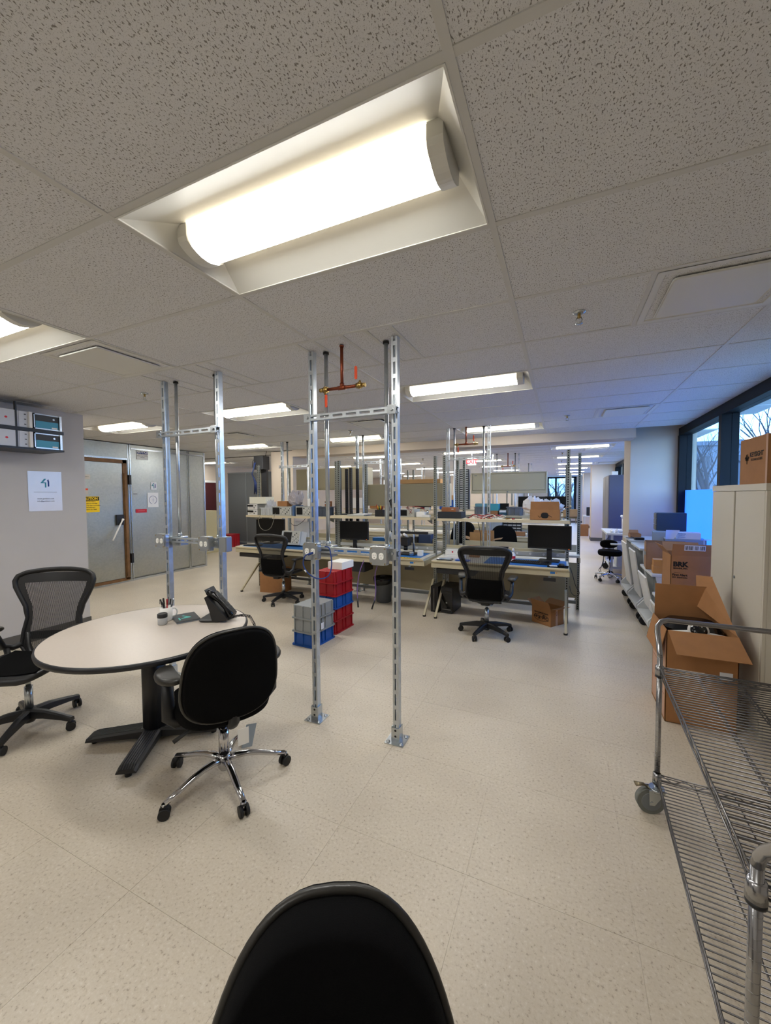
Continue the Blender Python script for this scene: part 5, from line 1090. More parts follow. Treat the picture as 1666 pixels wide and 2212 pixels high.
def four(parent, sc, x, z, y=-.0026):
    m = M().mat(TEAL); q = [(-.5, 0), (-.1, .55), (.12, .55), (-.2, .12), (.10, .12), (.10, -.5), (-.05, -.5), (-.05, 0)]
    m.add([(x+p[0]*sc, y, z+p[1]*sc) for p in q], [(0, 1, 2, 3), (0, 3, 4, 7), (7, 4, 5, 6)]); m.mat(INKB); m.add([(x+p[0]*sc, y, z+p[1]*sc) for p in ((.18, .35), (.32, .5), (.40, .2), (.40, -.35), (.24, -.4), (.24, .2))], [(0, 1, 2, 5), (5, 2, 3, 4)]); return m.build('printed_numeral', None, parent)
s, w, h = card('paper_notice', 'small white card with teal numeral on the metal chamber', CX0+.006, 5.22, 5.34, 1.75, 1.90, PAPER, 'paper'); four(s, .10, 0, 0)
s, w, h = card('paper_notice', 'white sheet with round compass mark on the metal chamber', CX0+.006, 5.14, 5.37, 1.40, 1.69, PAPER, 'paper')
cm = M().mat(INKB); cm.tube([(math.cos(a)*.08, -.003, math.sin(a)*.08) for a in [-math.pi*.40+math.pi*1.8*k/30 for k in range(31)]], .0035, 5).box(-.0015, .0015, -.004, -.0025, -.05, .05).box(-.03, .03, -.004, -.0025, -.0015, .0015); cm.build('compass_mark', None, s)
s, w, h = card('red_label', 'red strip label on the metal chamber below the numeral card', CX0+.006, 4.90, 5.12, 1.30, 1.37, mat('label_red', (190, 30, 50), .5), 'label'); text('EMERGENCY', .024, (0, -.0026, 0), (90, 0, 0), mat('pale_pink', (230, 150, 150), .6), s)
s, w, h = card('paper_notice', 'pale taped note high on the chamber door beside the wall edge', CX0+.0375, 4.0, 4.10, 2.02-.1, 2.10-.1, mat('note_beige', (196, 184, 166), .7), 'paper'); text('EMPTY', .02, (0, -.0026, 0), (90, 0, 0), INK, s)
s, w, h = card('paper_notice', 'second pale note with orange heading above the CAUTION sign', CX0+.0375, 3.98, 4.06, 1.66, 1.76, mat('note_beige', (196, 184, 166), .7), 'paper'); M().mat(ORG).box(-w, w, -.003, -.0021, h-.03, h).build('heading', None, s)
s, w, h = card('paper_label', 'tiny black printed label on the chamber near the seam', CX0+.006, 4.86, 4.94, 1.66, 1.67, INK, 'label')
# ---------- left near wall ----------
s, w, h = card('wall_poster', 'white glossy sheet with teal numeral taped to the near left wall', -5.377, 2.325, 2.645, 1.455, 1.905, mat('plastic_sleeve', (224, 226, 234), .18, noise=.03, nscale=6), 'poster')
four(s, .095, 0, .09); M().mat(GREYM).box(-.11, .11, -.0027, -.0021, -.012, -.008).build('printed_rule', None, s); text('www.gorkiem.com', .021, (0, -.0026, -.085), (90, 0, 0), INK, s); text('info@gorkiem.com', .021, (0, -.0026, -.112), (90, 0, 0), INK, s)
t = thing('wall_rack', 'black wall bracket holding stacked white and blue rack units', 'rack', (-5.38, 2.0, 2.12))
M().mat(BLK).box(.0, .40, .40, .405, .34, .36).add([(.0, .47, .0), (.40, .47, .0), (.40, .47, .30), (.35, .47, .36), (.0, .47, .42), (.0, .475, .0), (.40, .475, .0), (.40, .475, .30), (.35, .475, .36), (.0, .475, .42)], [(0, 1, 2, 3, 4), (5, 6, 7, 8, 9), (0, 1, 6, 5), (1, 2, 7, 6), (2, 3, 8, 7), (3, 4, 9, 8)]).build('side_bracket', None, t)
M().mat(BLK).box(0, .42, -.6, .48, -.02, .0).box(.38, .42, -.6, .48, .165, .20).box(.39, .415, .07, .085, 0, .45).build('frame', None, t)
for k in range(2):
    z0 = .002+k*.20
    t2 = thing('rack_unit', 'white rack unit with red dot, %s of the two on the wall bracket' % ('lower', 'upper')[k], 'instrument', (-5.38, 2.0, 2.12+z0)); 
    M().mat(mat('rack_silver', (196, 198, 204), .35)).rbox(.02, .405, -.55, .205, 0, .16, .003, 1).build('case', None, t2); M().mat(mat('rack_silver', (196, 198, 204), .35)).box(.406, .410, .10, .205, 0, .16).box(.406, .41, -.3, .09, 0, .16).build('front_plate', None, t2)
    M().mat(REDI).cyl((.4102, -.02+.05-.05*k*0, .08), (.4112, .03-.0, .08), .012, 14).build('red_dot', None, t2) if False else M().mat(REDI).add([(.4105, .0+math.cos(a)*.012, .08+math.sin(a)*.010) for a in [math.pi*2*q/16 for q in range(16)]], [tuple(range(16))]).build('red_dot', None, t2)
    M().mat(WHT).box(.411, .435, .175, .20, .0, .16).build('handle', None, t2); M().mat(WHT).box(.411, .435, -.28, -.25, 0, .16).build('handle', None, t2)
    q = M().mat(INK)
    for yy in (-.22, .15):
        for zz in (.03, .08, .13): q.box(.4105, .412, yy-.008, yy+.008, zz-.004, zz+.004)
    q.build('screw', None, t2)
    t3 = thing('rack_unit', 'half-width %s unit with teal label panel at the right of the wall bracket' % ('lower', 'upper')[k], 'instrument', (-5.38, 2.0, 2.12+z0))
    M().mat(BLK).rbox(.02, .40, .225, .465, 0, .16, .003, 1).build('case', None, t3); M().mat(STEEL).box(.401, .405, .225, .465, .0, .012).box(.401, .405, .225, .465, .148, .16).box(.401, .405, .225, .235, 0, .16).box(.401, .42, .445, .465, 0, .16).build('front_frame', None, t3)
    M().mat(mat('label_teal', (70, 150, 176), .5)).box(.401, .404, .24, .44, .013, .085).build('teal_label', None, t3); M().mat(DGRY).box(.401, .403, .24, .44, .087, .146).build('dark_label', None, t3); M().mat(WHITE).box(.4045, .4055, .38, .43, .016, .032).build('serial_label', None, t3); M().mat(STEEL).add([(.4035, .40+math.cos(a)*.010, .115+math.sin(a)*.010) for a in [math.pi*2*q/12 for q in range(12)]], [tuple(range(12))]).build('seal', None, t3)
# ---------- far left ----------
t = thing('storage_cabinet', 'tall dark grey partition panels in the far left background', 'cabinet', (-10.2, 9.8, 0)); GP = mat('partition_grey', (92, 95, 96), .7)
for k in range(3): M().mat(GP).box(k*.80+.004, k*.80+.796, 0, .05, .12, 2.36).build('panel', None, t)
M().mat(GREYM).box(0, 2.4, -.01, .06, 2.362, 2.39).box(.79, .81, -.012, 0, .1, 2.36).box(1.59, 1.61, -.012, 0, .1, 2.36).box(0, 2.4, 0, .05, .08, .118).build('frame', None, t); M().mat(BLK).box(.3, .5, -.2, .3, 0, .078).box(1.9, 2.1, -.2, .3, 0, .078).build('foot', None, t)
t = thing('filing_cabinet', 'low tan metal cabinet beyond the metal chamber corner', 'cabinet', (-9.05, 7.3, 0)); TANC = mat('tan_metal', (196, 184, 140), .5)
M().mat(TANC).box(-.5, 0, 0, 1.02, .0, 1.20).build('body', None, t); M().mat(TANC).rbox(.001, .014, .02, .50, .04, 1.17, .003, 1).rbox(.001, .014, .52, 1.0, .04, 1.17, .003, 1).build('door', None, t)
struct(M().mat(mat('door_maroon', (74, 28, 30), .5)).box(-10.35, -10.325, 8.95, 9.42, .0, 2.05).build('door_1', None)); M().mat(WHT).box(-10.35, -10.31, 8.88, 8.95, 0, 2.12).box(-10.35, -10.31, 9.42, 9.49, 0, 2.12).box(-10.35, -10.31, 8.95, 9.42, 2.051, 2.12).build('door_frame', None, bpy.data.objects['door_1'])
tag(M().mat(WHITE).box(-10.349, -10.345, 9.62, 9.74, 1.28, 1.37).build('wall_label'), 'small white sign on the far left wall beside the maroon door', 'sign')
t = tote('red crate on the floor far back in front of the grey partition', (-9.65, 9.35, 0), .42, .42, .40, RED)
tag(M().mat(mat('maroon_cloth', (60, 24, 26), .9)).add([(0, 0, 0), (.3, 0, 0), (.12, .15, 0), (.12, .02, .10)], [(0, 1, 2), (0, 1, 3), (1, 2, 3), (2, 0, 3)]).build('cloth', loc=(-9.9, 9.0, .002)), 'small dark rag on the floor by the distant red crate', 'cloth')
t = thing('network_rack', 'black network rack with blue cable bundle at the beige column', 'rack', (-6.10, 6.9, 0)); RB = mat('rack_black', (38, 38, 40), .5)
upright(t, -.10, 0, 0, 2.2, BEI); M().mat(RB).box(-.06, .09, -.01, .05, 0, 2.2).build('side_panel', None, t); M().mat(RB).rbox(-.17, .09, -.12, .10, 2.20, 2.50, .01).build('patch_panel', None, t)
for k in range(7): r = random.Random(k); M().mat(INKB if k % 2 else BLK).tube([(-.16+.01*k, -.12, 2.35), (-.19-.01*(k % 3), -.14, 2.1), (-.15+.012*k, -.13, 1.9), (-.17+.02*k, -.12, 1.65+.03*(k % 3))], .009, 6).build('cable', None, t)
M().mat(BLK).tube([(-.17, -.05, 2.47), (-.25, -.06, 2.4), (-.28, -.05, 2.25)], .006, 6).tube([(.06, 0, 2.5), (.08, 0, 2.56), (.10, 0, 2.605)], .006, 6).build('feed_cable', None, t)
# ================= RIGHT SIDE =================
t = thing('storage_cabinet', 'tall putty two-door metal cabinet at the right edge by the windows', 'cabinet', (1.18, 3.25, 0)); Wc, Dc, Hc = .97, .43, 1.675
M().mat(CAB).rbox(.022, Dc, 0, Wc, 0, Hc, .004, 1).build('body', None, t); M().mat(CAB).box(0, .022, 0, Wc, Hc-.045, Hc).box(.004, .022, 0, .02, .0, Hc-.046).box(.004, .022, Wc-.02, Wc, 0, Hc-.046).box(.004, .022, .02, Wc-.02, 0, .06).build('frame', None, t)
for a, b in ((.022, .482), (.512, Wc-.022)):
    dd = M().mat(CAB).rbox(.002, .0215, a, b, .062, Hc-.048, .003, 1).build('door', None, t)
M().mat(GREYM).box(.012, .02, .484, .510, .062, Hc-.048).build('centre_channel', None, t)
M().mat(GREYM).cyl((-.004, .455, .99), (.002, .455, .99), .010, 14).build('lock', None, t)
t = thing('carton', 'brown cardboard box with measuring-company lettering on top of the putty cabinet', 'box', (1.215, 3.56, 1.676), 0)
M().mat(CARD).rbox(0, .36, -.215, .215, 0, .325, .003, 1).build('body', None, t); M().mat(KRAFT).box(.15, .21, -.2155, .2155, .3252, .326).box(-.0006, .0, -.2155, -.19, 0, .325).build('tape', None, t)
text('KEYSIGHT', .046, (-.0008, -.055, .205), (90, 0, -90), INK, t, bold=.0014); text('TECHNOLOGIES', .0235, (-.0008, -.055, .170), (90, 0, -90), INK, t, bold=.0002)
wv = [(0, 0), (.008, .012), (.016, -.016), (.024, .028), (.033, -.040), (.042, .030), (.050, -.018), (.058, .012), (.066, 0)]
M().mat(INK).tube([(-.001, .125-a, .185+b) for a, b in wv], .0022, 4).build('wave_mark', None, t)
# floor carton with appliance
t = obox('carton', 'large open brown carton on the floor behind the wire cart, black appliance inside', (.885, 3.50, 0), .40, .44, .655, 0, flaps=(112, 4, 168, None), fl=.24)
M().mat(CARD).loft([[(.196, -.20, .655), (.19, .21, .665), (.178, .26, .97), (.11, .38, .955), (.08, .225, .74)], [(.200, -.20, .655), (.194, .215, .665), (.183, .264, .97), (.115, .384, .955), (.084, .229, .74)]], smooth=False).build('flap', None, t)
M().mat(KRAFT).box(-.2012, -.2002, -.20, .20, .02, .64).build('printed_side', None, t)
q = M().mat(mat('print_brown', (150, 84, 50), .8)).tube([(-.2015, math.cos(a)*.045, .50+math.sin(a)*.055) for a in [math.pi*2*k/20 for k in range(20)]], .003, 4, closed=True); q.box(-.202, -.2013, -.19, .19, .35, .353).box(-.202, -.2013, -.19, .19, .18, .183).box(-.202, -.2013, -.01, .012, .06, .33); q.build('side_print', None, t)
pr = M().mat(mat('print_pale', (196, 160, 120), .8))
for cx in (-.13, -.085): pr.tube([(cx+math.cos(a)*.020, -.2208, .525+math.sin(a)*.020) for a in [math.pi*2*k/20 for k in range(20)]], .001, 4, closed=True).tube([(cx+math.cos(a)*.016, -.2208, .09+math.sin(a)*.016) for a in [math.pi*2*k/20 for k in range(20)]], .001, 4, closed=True)
for k in range(3): pr.box(-.14+.02*k, .02-.01*k, -.2212, -.2203, .385-.018*k, .391-.018*k)
pr.build('front_print', None, t)['kind'] = 'stuff'; M().mat(PAPER).box(.10, .17, -.2214, -.2203, .36, .41).build('label', None, t); M().mat(PAPER).box(.05, .16, -.2214, -.2203, .52, .58).build('label_frame', None, t); M().mat(INK).box(.055, .155, -.2222, -.2215, .525, .575).build('label_ink', None, t)
t = thing('appliance', 'black and white appliance with round speckled dial inside the big open carton', 'appliance', (.885, 3.50, .05)); M().mat(BLKG).rbox(-.18, .18, -.10, .19, 0, .62, .10, 5).build('body', None, t)
M().mat(WHT).loft([[(x, -.17+.02*math.sin((x+.18)*8), z) for x, z in ((-.17, zb), (-.06, zb+.01), (.06, zb+.01), (.17, zb-.0), (.17, zb+.035), (.06, zb+.05), (-.06, zb+.05), (-.17, zb+.035))] for zb in (.54,)]+[[(x, -.11, z) for x, z in ((-.17, .54), (-.06, .55), (.06, .55), (.17, .54), (.17, .575), (.06, .59), (-.06, .59), (-.17, .575))]], smooth=False).build('white_rim', None, t)
t_ = M().mat(WHT).at((0, -.13, .60), (68, 0, 0)).lathe([(.062, 0), (.062, .012), (.050, .016), (.0, .016)], 32).build('dial_ring', None, t); M().mat(BLKG).at((0, -.13, .60), (68, 0, 0)).lathe([(.049, .0161), (.049, .019), (0, .019)], 28).build('dial', None, t_)
sp_ = M().mat(WHITE).at((0, -.13, .60), (68, 0, 0))
for k in range(7): sp_.cyl((math.cos(k*.9)*.03, math.sin(k*.9)*.03, .019), (math.cos(k*.9)*.03, math.sin(k*.9)*.03, .020), .003, 6)
sp_.build('dial_mark', None, t_)
# equipment carts
PERF = mat('perforated_grey', (140, 144, 144), .6, noise=.25, nscale=260)
def equip_cart(label, y0, y1, top, x0=.90, x1=1.52, lean=True, group='grey-white equipment carts'):
    t = thing('equipment_cart', label, 'cart', (x0, y0, 0), 0, None); L = y1-y0; W_ = x1-x0
    for y in (0, L-.028): M().mat(CART).loft([[(x, y+dy, z) for x, z in ((-.02, .15), (W_, .15), (W_, top-.03), (.04, top-.03), (.06, .62), (.10, .36), (-.02, .22))] for dy in (0, .028)], smooth=False).build('end_panel', None, t)
    M().mat(CART).rbox(-.02, W_, .03, L-.03, .15, .19, .004, 1).build('base_shelf', None, t); M().mat(CART).rbox(.0, W_, -.005, L+.005, top-.03, top, .01, 2).build('top_shelf', None, t)
    M().mat(PERF).box(.14, .17, .032, L-.032, .20, top-.035).build('perforated_panel', None, t)
    if lean: M().mat(WHT).loft([[(x, y, z) for x, z in ((-.04, top-.07), (-.028, top-.06), (.055, .28), (.042, .275))] for y in (.10, L-.10)], smooth=False).build('drop_leaf', None, t)
    for y in (.07, L-.07):
        for x in (.04, W_-.05):
            c = M().mat(RUB); c.cyl((x-.0, y-.026, .052), (x, y-.006, .052), .052, 20).cyl((x, y+.006, .052), (x, y+.026, .052), .052, 20).cyl((x, y, .05), (x, y, .15), .012, 8); c.mat(BLK).rbox(x-.03, x+.05, y-.028, y+.028, .085, .112, .01); c.build('caster', None, t)
    return t
equip_cart('equipment cart nearest the putty cabinet, printed alarm carton on it', 4.34, 4.98, .56)
equip_cart('second equipment cart along the windows, banker box on it', 5.04, 5.72, .74)
equip_cart('third equipment cart along the windows, cube organisers on it', 5.78, 6.46, .93)
equip_cart('fourth equipment cart, next to the window column', 6.52, 7.22, .95)
t = obox('carton', 'open brown carton with three bold black letters, standing on the nearest equipment cart', (1.11, 4.64, .561), .32, .34, .47, 0, flaps=(8, 40, 40, 60), fl=.11)
text('BRK', .062, (-.085, -.1708, .385), (90, 0, 0), INK, t, bold=.0035); text('BRANDS, INC.', .018, (-.083, -.1708, .348), (90, 0, 0), INK, t, bold=.001); text('First Alert', .028, (-.088, -.1708, .285), (90, 0, 0), INK, t, bold=.0012); text('BRK Electronics', .018, (-.088, -.1708, .262), (90, 0, 0), INK, t, bold=.0006); text('Aurora, IL', .010, (-.11, -.1708, .308), (90, 0, 0), INK, t)
lab = M().mat(PAPER); c8, s8 = math.cos(R(8)), math.sin(R(8))
def fp(x, u, o): return (x, -.17-s8*u-o*c8, .47+c8*u-o*s8)
lab.add([fp(-.06, .05, .001), fp(.10, .05, .001), fp(.10, .102, .001), fp(-.06, .102, .001)], [(0, 1, 2, 3)]).build('shipping_label', None, t); q = M().mat(INK)
for k in range(16): q.add([fp(-.055+k*.0095, .058, .0016), fp(-.055+k*.0095+.004+.002*(k % 2), .058, .0016), fp(-.055+k*.0095+.004+.002*(k % 2), .095, .0016), fp(-.055+k*.0095, .095, .0016)], [(0, 1, 2, 3)]) if k not in (7, 11) else None
q.build('barcode', None, t)
t = obox('carton', 'open banker-style cardboard box on the second equipment cart', (1.11, 5.46, .741), .40, .30, .31, -6, m=CARDI, flaps=(None, None, None, None)); M().mat(BLUEM).rbox(-.2012, -.2003, -.03, .03, .17, .20, .0005, 1).build('hand_hole', None, t) if False else M().mat(TEAL).box(-.2012, -.2003, -.05, .05, .15, .19).build('hand_hole', None, t)
for k in range(2): cbox('carton', 'small flat brown carton, %s of two stacked before the banker box' % ('lower', 'upper')[k], (1.03, 5.16, .741+k*.075), .20-.01*k, .15, .073, -4, mat('ochre_card', (186, 130, 66), .8))
cbox('carton', 'small brown carton', (.945, 4.50-.04, .561), .0+.09, .16, .10, 4, CARD) if False else None
t = thing('cube_organiser', 'open grey cube organiser behind the banker box', 'organiser', (1.10, 6.12, .931), -8)
M().mat(mat('slate_light', (150, 160, 170), .5)).box(0, .38, 0, .01, 0, .18).box(0, .38, .25, .26, 0, .18).box(0, .38, .01, .25, 0, .01).box(0, .38, .01, .25, .17, .18).box(.37, .38, .01, .25, .01, .17).build('shell', None, t)
t = thing('metal_case', 'pale grey flat metal case under the white printed carton', 'case', (1.17, 5.80, .931), -8); M().mat(mat('slate_light', (150, 160, 170), .5)).rbox(0, .40, 0, .28, 0, .125, .004, 1).build('body', None, t); M().mat(DGRY).box(-.0015, -.0002, .03, .25, .015, .11).build('opening', None, t)
t = thing('carton', 'white printed carton on the pale grey case, curled paper leaning on it', 'box', (1.29, 5.85, 1.058), -10); M().mat(WHITE).box(0, .24, 0, .18, 0, .075).build('body', None, t)
for k, ln in enumerate(('300-050-050', 'COPLUS', 'OPTIONAL')): text(ln, .016, (.055, -.0008, .06-.02*k), (90, 0, 0), INKB, t)
t = thing('paper_sheet', 'curled white paper sheet leaning on the printed carton', 'paper', (1.24, 5.80, 1.058)); M().mat(PAPER).grid(lambda u, v: (-.07+.14*u*(1-.35*v), -.03+.02*math.sin(u*3.1)+.02*v, .01+.10*(1-v)-.03*math.sin(u*3.1)*v+.0), 10, 6).build('sheet', None, t)
t = thing('parts_cabinet', 'dark slate parts drawer cabinet in front of the window column', 'drawer cabinet', (1.17, 6.30+.06, 1.112), -4); SL = mat('slate_blue', (52, 66, 78), .35)
M().mat(SL).rbox(.01, .34, 0, .22, .0, .24, .004, 1).build('case', None, t)
for r_ in range(3):
    for c_ in range(4): M().mat(mat('drawer_front', (120, 116, 98), .4)).box(.0, .012, .008+c_*.052, .054+c_*.052, .012+r_*.077, .077+r_*.077).build('drawer', None, t)
obox('carton', 'small shallow open brown carton on the fourth cart by the column', (1.02, 6.98, .951), .14, .2, .06, 0, flaps=(None, 30, None, None), fl=.05)
cable('black_cable', 'black cable coil with adapter on the fourth equipment cart', [(.94+math.cos(k*.7)*.06, 6.75+math.sin(k*.7)*.09, .958+.001*k) for k in range(12)], .004, BLK)
tag(M().mat(BLK).rbox(-.06, .06, -.035, .035, 0, .035, .008).build('power_adapter', loc=(1.02, 6.6, .951), rz=10), 'black power adapter block on the fourth equipment cart', 'adapter')
t = thing('glassware_stand', 'clear acrylic stand of small bottles against the blue window film', 'stand', (1.50, 5.32+.1, .80)); M().mat(CART).box(-.12, .1, -.12, .15, 0, .12).build('base', None, t); M().mat(CLR).box(-.05, -.04, 0, .01, .12, .30).box(.04, .05, 0, .01, .12, .30).box(-.05, .05, 0, .01, .29, .30).build('stand', None, t)
for k in range(5): M().mat(CLR if k % 2 else BRASS).lathe([(.012, 0), (.012, .04), (.004, .055), (0, .055)], 10).build('bottle', None, t, loc=(-.10+.045*k, -.06+.02*(k % 2), .12))
tag(M().mat(CARDI).box(0, .02, 0, .30, 0, .16).box(.02, .2, 0, .012, 0, .10).build('open_box_lid', loc=(1.33, 4.98+.06, .741), rz=-20), 'grey-brown slanted box lid beside the window film', 'box')
# beyond the column: microscope station, stool, dark cabinet
t = thing('lab_station', 'white wheeled microscope station beyond the window column', 'cart', (.80, 8.60, 0))
M().mat(CART).rbox(0, .70, 0, 1.2, .82, .86, .01).rbox(.08, .66, .1, 1.1, .16, .20, .01).rbox(.18, .5, .1, .55, .20, .66, .02).build('frame', None, t); M().mat(CART).box(.08, .12, .08, .12, .1, .82).box(.6, .64, .08, .12, .1, .82).box(.08, .12, 1.08, 1.12, .1, .82).build('leg_frame', None, t)['kind'] = 'stuff'; M().mat(CART).box(.05, .6, -.25, .0, .66, .68).box(.1, .13, -.02, .1, .60, .66).build('pull_shelf', None, t)
for x in (.08, .58):
    for y in (.1, 1.05): M().mat(RUB).cyl((x, y-.03, .06), (x, y+.03, .06), .06, 18).cyl((x, y, .06), (x, y, .16), .01, 8).build('caster', None, t)
t = thing('microscope', 'small white microscope and dishes on the station beyond the column', 'microscope', (1.12, 8.85, .861)); M().mat(WHT).rbox(-.12, .12, -.1, .15, 0, .05, .02).build('base', None, t); M().mat(WHT).cyl((0, .05, .05), (0, .05, .30), .04, 14).cyl((0, .0, .24), (-.06, -.06, .33), .022, 10).build('head', None, t)
for k, (x, y) in enumerate(((-.22, -.1), (-.14, -.16), (.16, -.14), (-.2, .12), (.2, .05))): M().mat(CLR if k % 2 else WHITE).lathe([(.03, 0), (.033, .03+.02*(k % 3)), (.01, .05+.03*(k % 3)), (0, .05+.03*(k % 3))], 12).build('dish', None, t, loc=(x, y, .0))
t = thing('lab_stool', 'black saddle stool with chrome star base beyond the column', 'stool', (.83, 8.33, 0)); base5(t, .24, 10, 'c'); M().mat(CHROME).cyl((0, 0, .14), (0, 0, .46), .018, 14).build('gas_lift', None, t); M().mat(BLKF).pad(egg(.40, .36, 28, 2.6, 0), .10, e=.15, steps=4, fn=lambda x, y, z: (x, y, z+.52)).build('seat', None, t); M().mat(BLKF).pad(egg(.30, .16, 24, 2.6, 0), .07, e=.2, steps=3, fn=lambda x, y, z: (x*1+.0, z+.20, y+.66)).build('backrest', None, t)
for k in range(2): cable('black_cable', ['black cable loop hanging from the station to the floor', 'second black cable hanging behind the station loop'][k], [(.84, 8.58, .80), (.78-.03*k, 8.55, .65), (.74, 8.5, .35-.05*k), (.70-.03*k, 8.5, .15), (.76, 8.5, .02)], .006, BLK)
t = thing('storage_cabinet', 'tall dark blue-grey cabinet between the window columns', 'cabinet', (1.0, 10.6, 0)); DK = mat('cabinet_dark', (74, 76, 92), .5)
M().mat(DK).rbox(.02, .62, 0, 1.3, 0, 2.06, .004, 1).build('body', None, t)
for a in (.01, .66): M().mat(mat('cabinet_door', (112, 106, 102), .5)).rbox(0, .019, a, a+.63, .06, 2.04, .003, 1).build('door', None, t)
cbox('white_box', 'small white box on top of the tall dark cabinet', (1.15, 10.8, 2.061), .12, .12, .09, 0, WHITE, tape=False)
t = thing('side_table', 'white table with black unit beside the second window column', 'table', (.80, 17.2, 0)); M().mat(CART).rbox(0, .6, 0, .8, .72, .76, .01).box(.02, .05, .02, .05, 0, .72).box(.55, .58, .02, .05, 0, .72).box(.02, .05, .75, .78, 0, .72).build('frame', None, t); M().mat(BLK).rbox(.1, .4, .1, .4, .76, 1.1, .02).build('unit', None, t); cbox('carton', 'brown carton on the floor beside the second window column', (.80, 16.9, 0), .3, .25, .45)
# ================= WIRE CART (foreground) =================
t = thing('wire_cart', 'chrome wire shelf cart in the right foreground with push handles', 'cart', (.405, 1.095, 0), 2.5 if False else -2.4); LC, WC = 1.21, .60
# local: x across (0..WC), y along (0..LC)
for (x, y) in ((0, 0), (WC, 0), (0, LC), (WC, LC)):
    p = M().mat(WIRE); p.cyl((x, y, .14), (x, y, .80), .0125, 20)
    po = p.build('corner_post', None, t)
    g = M().mat(WIRE)
    for k in range(24): g.cyl((x, y, .17+k*.0254), (x, y, .1712+k*.0254), .0128, 16)
    g.build('groove', None, po)['kind'] = 'stuff'
for y, s in ((0, -1), (LC, 1)):
    H0 = .79; pts = [(0, y, H0)]
    pts += [(0, y+s*.012, H0+.03), (0, y+s*.045, H0+.07), (0, y+s*.09, H0+.11), (0.004, y+s*.112, H0+.135), (.02, y+s*.125, H0+.155), (.05, y+s*.13, H0+.165)]
    L = [(WC-a, b, c) for a, b, c in reversed(pts)]
    M().mat(WIRE).tube(pts+L, .0127, 14).build('push_handle', None, t)
for zc in (.20, .75):
    f = thing('x', 'x', 'x'); bpy.data.objects.remove(f)
    m = M().mat(WIRE2)
    for zz in (zc, zc-.030):
        rr_w = .0032
        m.cyl((0, 0, zz), (0, LC, zz), rr_w, 8).cyl((WC, 0, zz), (WC, LC, zz), rr_w, 8).cyl((0, 0, zz), (WC, 0, zz), rr_w, 8).cyl((0, LC, zz), (WC, LC, zz), rr_w, 8)
    for x in (0, WC):
        n_ = 24; m.tube([(x+(.002 if k % 2 else -.002), .02+(LC-.04)*k/n_, zc-(.028 if k % 2 else .002)) for k in range(n_+1)], .0025, 6)
    for y in (0, LC):
        n_ = 12; m.tube([(.02+(WC-.04)*k/n_, y, zc-(.028 if k % 2 else .002)) for k in range(n_+1)], .0025, 6)
    for x in (WC*.25, WC*.5, WC*.75): m.cyl((x, 0, zc-.012), (x, LC, zc-.012), .0032, 6).cyl((x, 0, zc-.030), (x, LC, zc-.030), .0025, 6).tube([(x, .02+(LC-.04)*k/24, zc-(.028 if k % 2 else .013)) for k in range(25)], .002, 5) if zc > .5 else m.cyl((x, 0, zc-.006), (x, LC, zc-.006), .0030, 6)
    so = m.build('wire_shelf', None, t); wm = None
    nW = 52
    for k in range(nW):
        if wm is None: o = M().mat(WIRE2).cyl((0, 0, 0), (WC, 0, 0), .0025, 6).build('cross_wire', None, so); wm = o.data
        else: o = bpy.data.objects.new('cross_wire', wm); COL.objects.link(o); o.parent = so
        o.location = (0, .018+(LC-.036)*k/(nW-1), zc+.001)
    for (x, y) in ((0, 0), (WC, 0), (0, LC), (WC, LC)):
        M().mat(WIRE).lathe([(.0135, zc-.04), (.0205, zc-.038), (.0185, zc+.006), (.0135, zc+.008)], 20, cap=False).build('collar', None, so, loc=(x, y, 0)); M().mat(BLK).lathe([(.0135, zc-.050), (.0195, zc-.049), (.0195, zc-.040), (.0135, zc-.040)], 20, cap=False).build('sleeve', None, so, loc=(x, y, 0))
for (x, y, a, lo) in ((0, 0, 200, 0), (WC, 0, 120, 0), (0, LC, 196, 1), (WC, LC, 200, 1)):
    c, s = math.cos(R(a)), math.sin(R(a)); ox, oy = x+c*.03, y+s*.03; ax = Vector((-s, c, 0)); P = Vector((ox, oy, .064))
    w_ = M().mat(WHL); w_.cyl(P-ax*.015, P+ax*.015, .064, 32); w_.mat(GREYM).cyl(P-ax*.017, P+ax*.017, .045, 24); wo = w_.build('caster_wheel', None, t)
    h_ = M().mat(STEEL)
    for sg in (-1, 1):
        q0 = P+ax*(.022*sg); d_ = Vector((c, s, 0)); 
        V = [q0+Vector((0, 0, -.012))-d_*.012, q0+Vector((0, 0, -.012))+d_*.012, Vector((x, y, .128))+ax*.022*sg+d_*.045, Vector((x, y, .128))+ax*.022*sg-d_*.035]
        h_.loft([[tuple(v) for v in V], [tuple(v+ax*.003*sg) for v in V]], smooth=False)
    h_.cyl((x, y, .118), (x, y, .132), .034, 16); h_.cyl((x, y, .13), (x, y, .16), .011, 10); h_.cyl(P-ax*.028, P+ax*.028, .007, 8); h_.build('caster_fork', None, t)
    if lo:
        b_ = M().mat(mat('brass_brake', (120, 108, 84), .4, .7)); d_ = Vector((c, s, 0)); b_.tube([Vector((x, y, .12))+d_*.03, Vector((x, y, .142))+d_*.06, Vector((x, y, .140))+d_*.10], [.014, .012, .018], 8, flat=.35); b_.build('brake_lever', None, t)
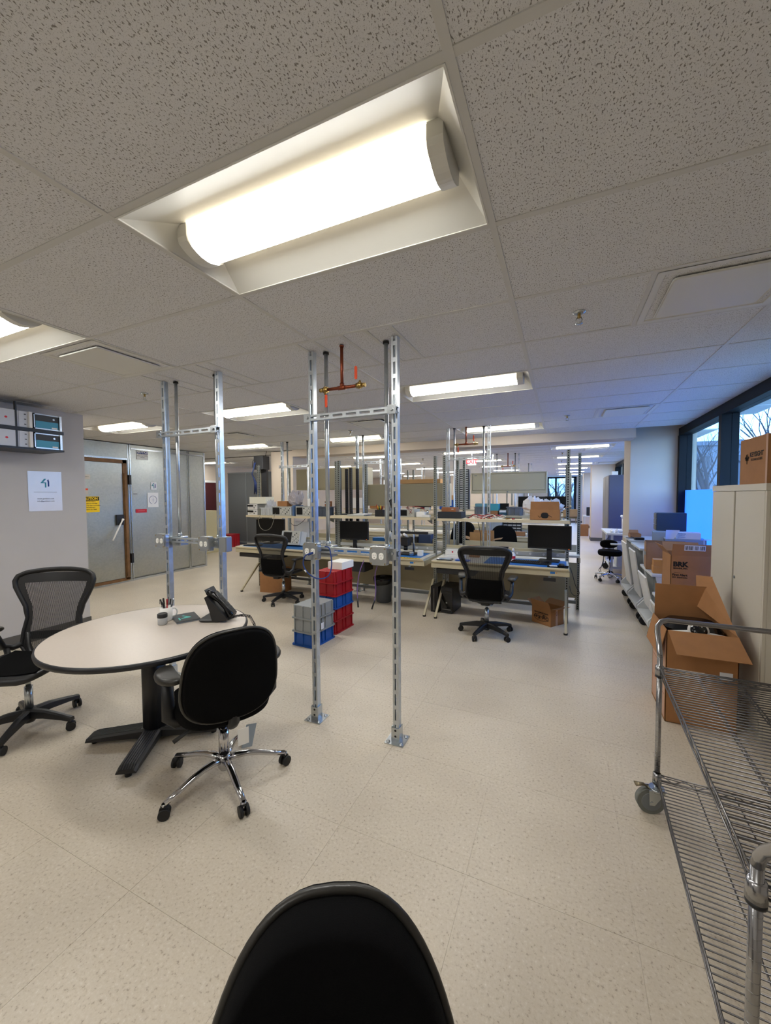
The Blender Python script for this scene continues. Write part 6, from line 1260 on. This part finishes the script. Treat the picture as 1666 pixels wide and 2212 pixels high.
# ================= OUTSIDE =================
gr = struct(M().mat(mat('outdoor_ground', (120, 122, 118), .9, noise=.1, nscale=.3)).box(XR+.4, 90, -30, 120, -.6, -.5).box(-60, XR+.3, YF+.3, 120, -.6, -.5).build('ground_outside', None))
t = thing('office_building', 'blue-grey office building seen through the right windows', 'building', (26, 46, -.5)); GB = mat('facade', (98, 106, 120), .7)
M().mat(GB).box(-17, 14, 0, 12, 0, 6.6).box(-17.2, 14.2, -.2, 12, 6.6, 7.0).build('wall', None, t)
for k in range(7): M().mat(mat('facade_glass', (52, 62, 78), .2)).box(-15.6+k*4.1, -13.4+k*4.1, -.05, -.0, .8, 5.6).build('window', None, t)
def tree(label, x, y, h, seed, dense=5, z0=-.5):
    t = thing('bare_tree', label, 'tree', (x, y, z0)); r = random.Random(seed); m = M().mat(mat('bark', (46, 46, 54), .9))
    def br(p, d, L, rad, lv):
        q = [p]; rr = [rad]
        for k in range(3): d = (d+Vector((r.uniform(-.25, .25), r.uniform(-.25, .25), r.uniform(-.08, .2)))).normalized(); q.append(q[-1]+d*L/3); rr.append(rad*(1-.2*(k+1)))
        m.tube(q, rr, 5 if lv < 2 else 3, cap=False)
        if lv >= dense: return
        for k in range(3 if lv else 9):
            i = r.randint(1, 3); dd = (d+Vector((r.uniform(-1, 1), r.uniform(-1, 1), r.uniform(-.3, .7)))*.95).normalized(); br(q[i], dd, L*r.uniform(.6, .82), rr[i]*.62, lv+1)
    br(Vector((0, 0, 0)), Vector((0, 0, 1)), h*.34, h*.024, 0); m.build('branches', None, t)
tree('bare branching tree outside the right-hand window, nearer the column', 6.2, 22.0, 9.5, 3)
tree('bare tree outside the right-hand window above the lettered carton', 7.4, 19.0, 9.0, 11)
tree('bare tree outside the far end windows, left', -.6, 33, 7, 5, 4); tree('bare tree outside the far end windows, right', .9, 31, 7, 8, 4)
hb_ = struct(M().mat(mat('hillside', (150, 152, 150), .9, noise=.4, nscale=1.2)).add([(-30, 50, -.5), (7, 50, -.5), (7, 70, 8), (-30, 70, 8)], [(0, 1, 2, 3)]).build('hillside', None))
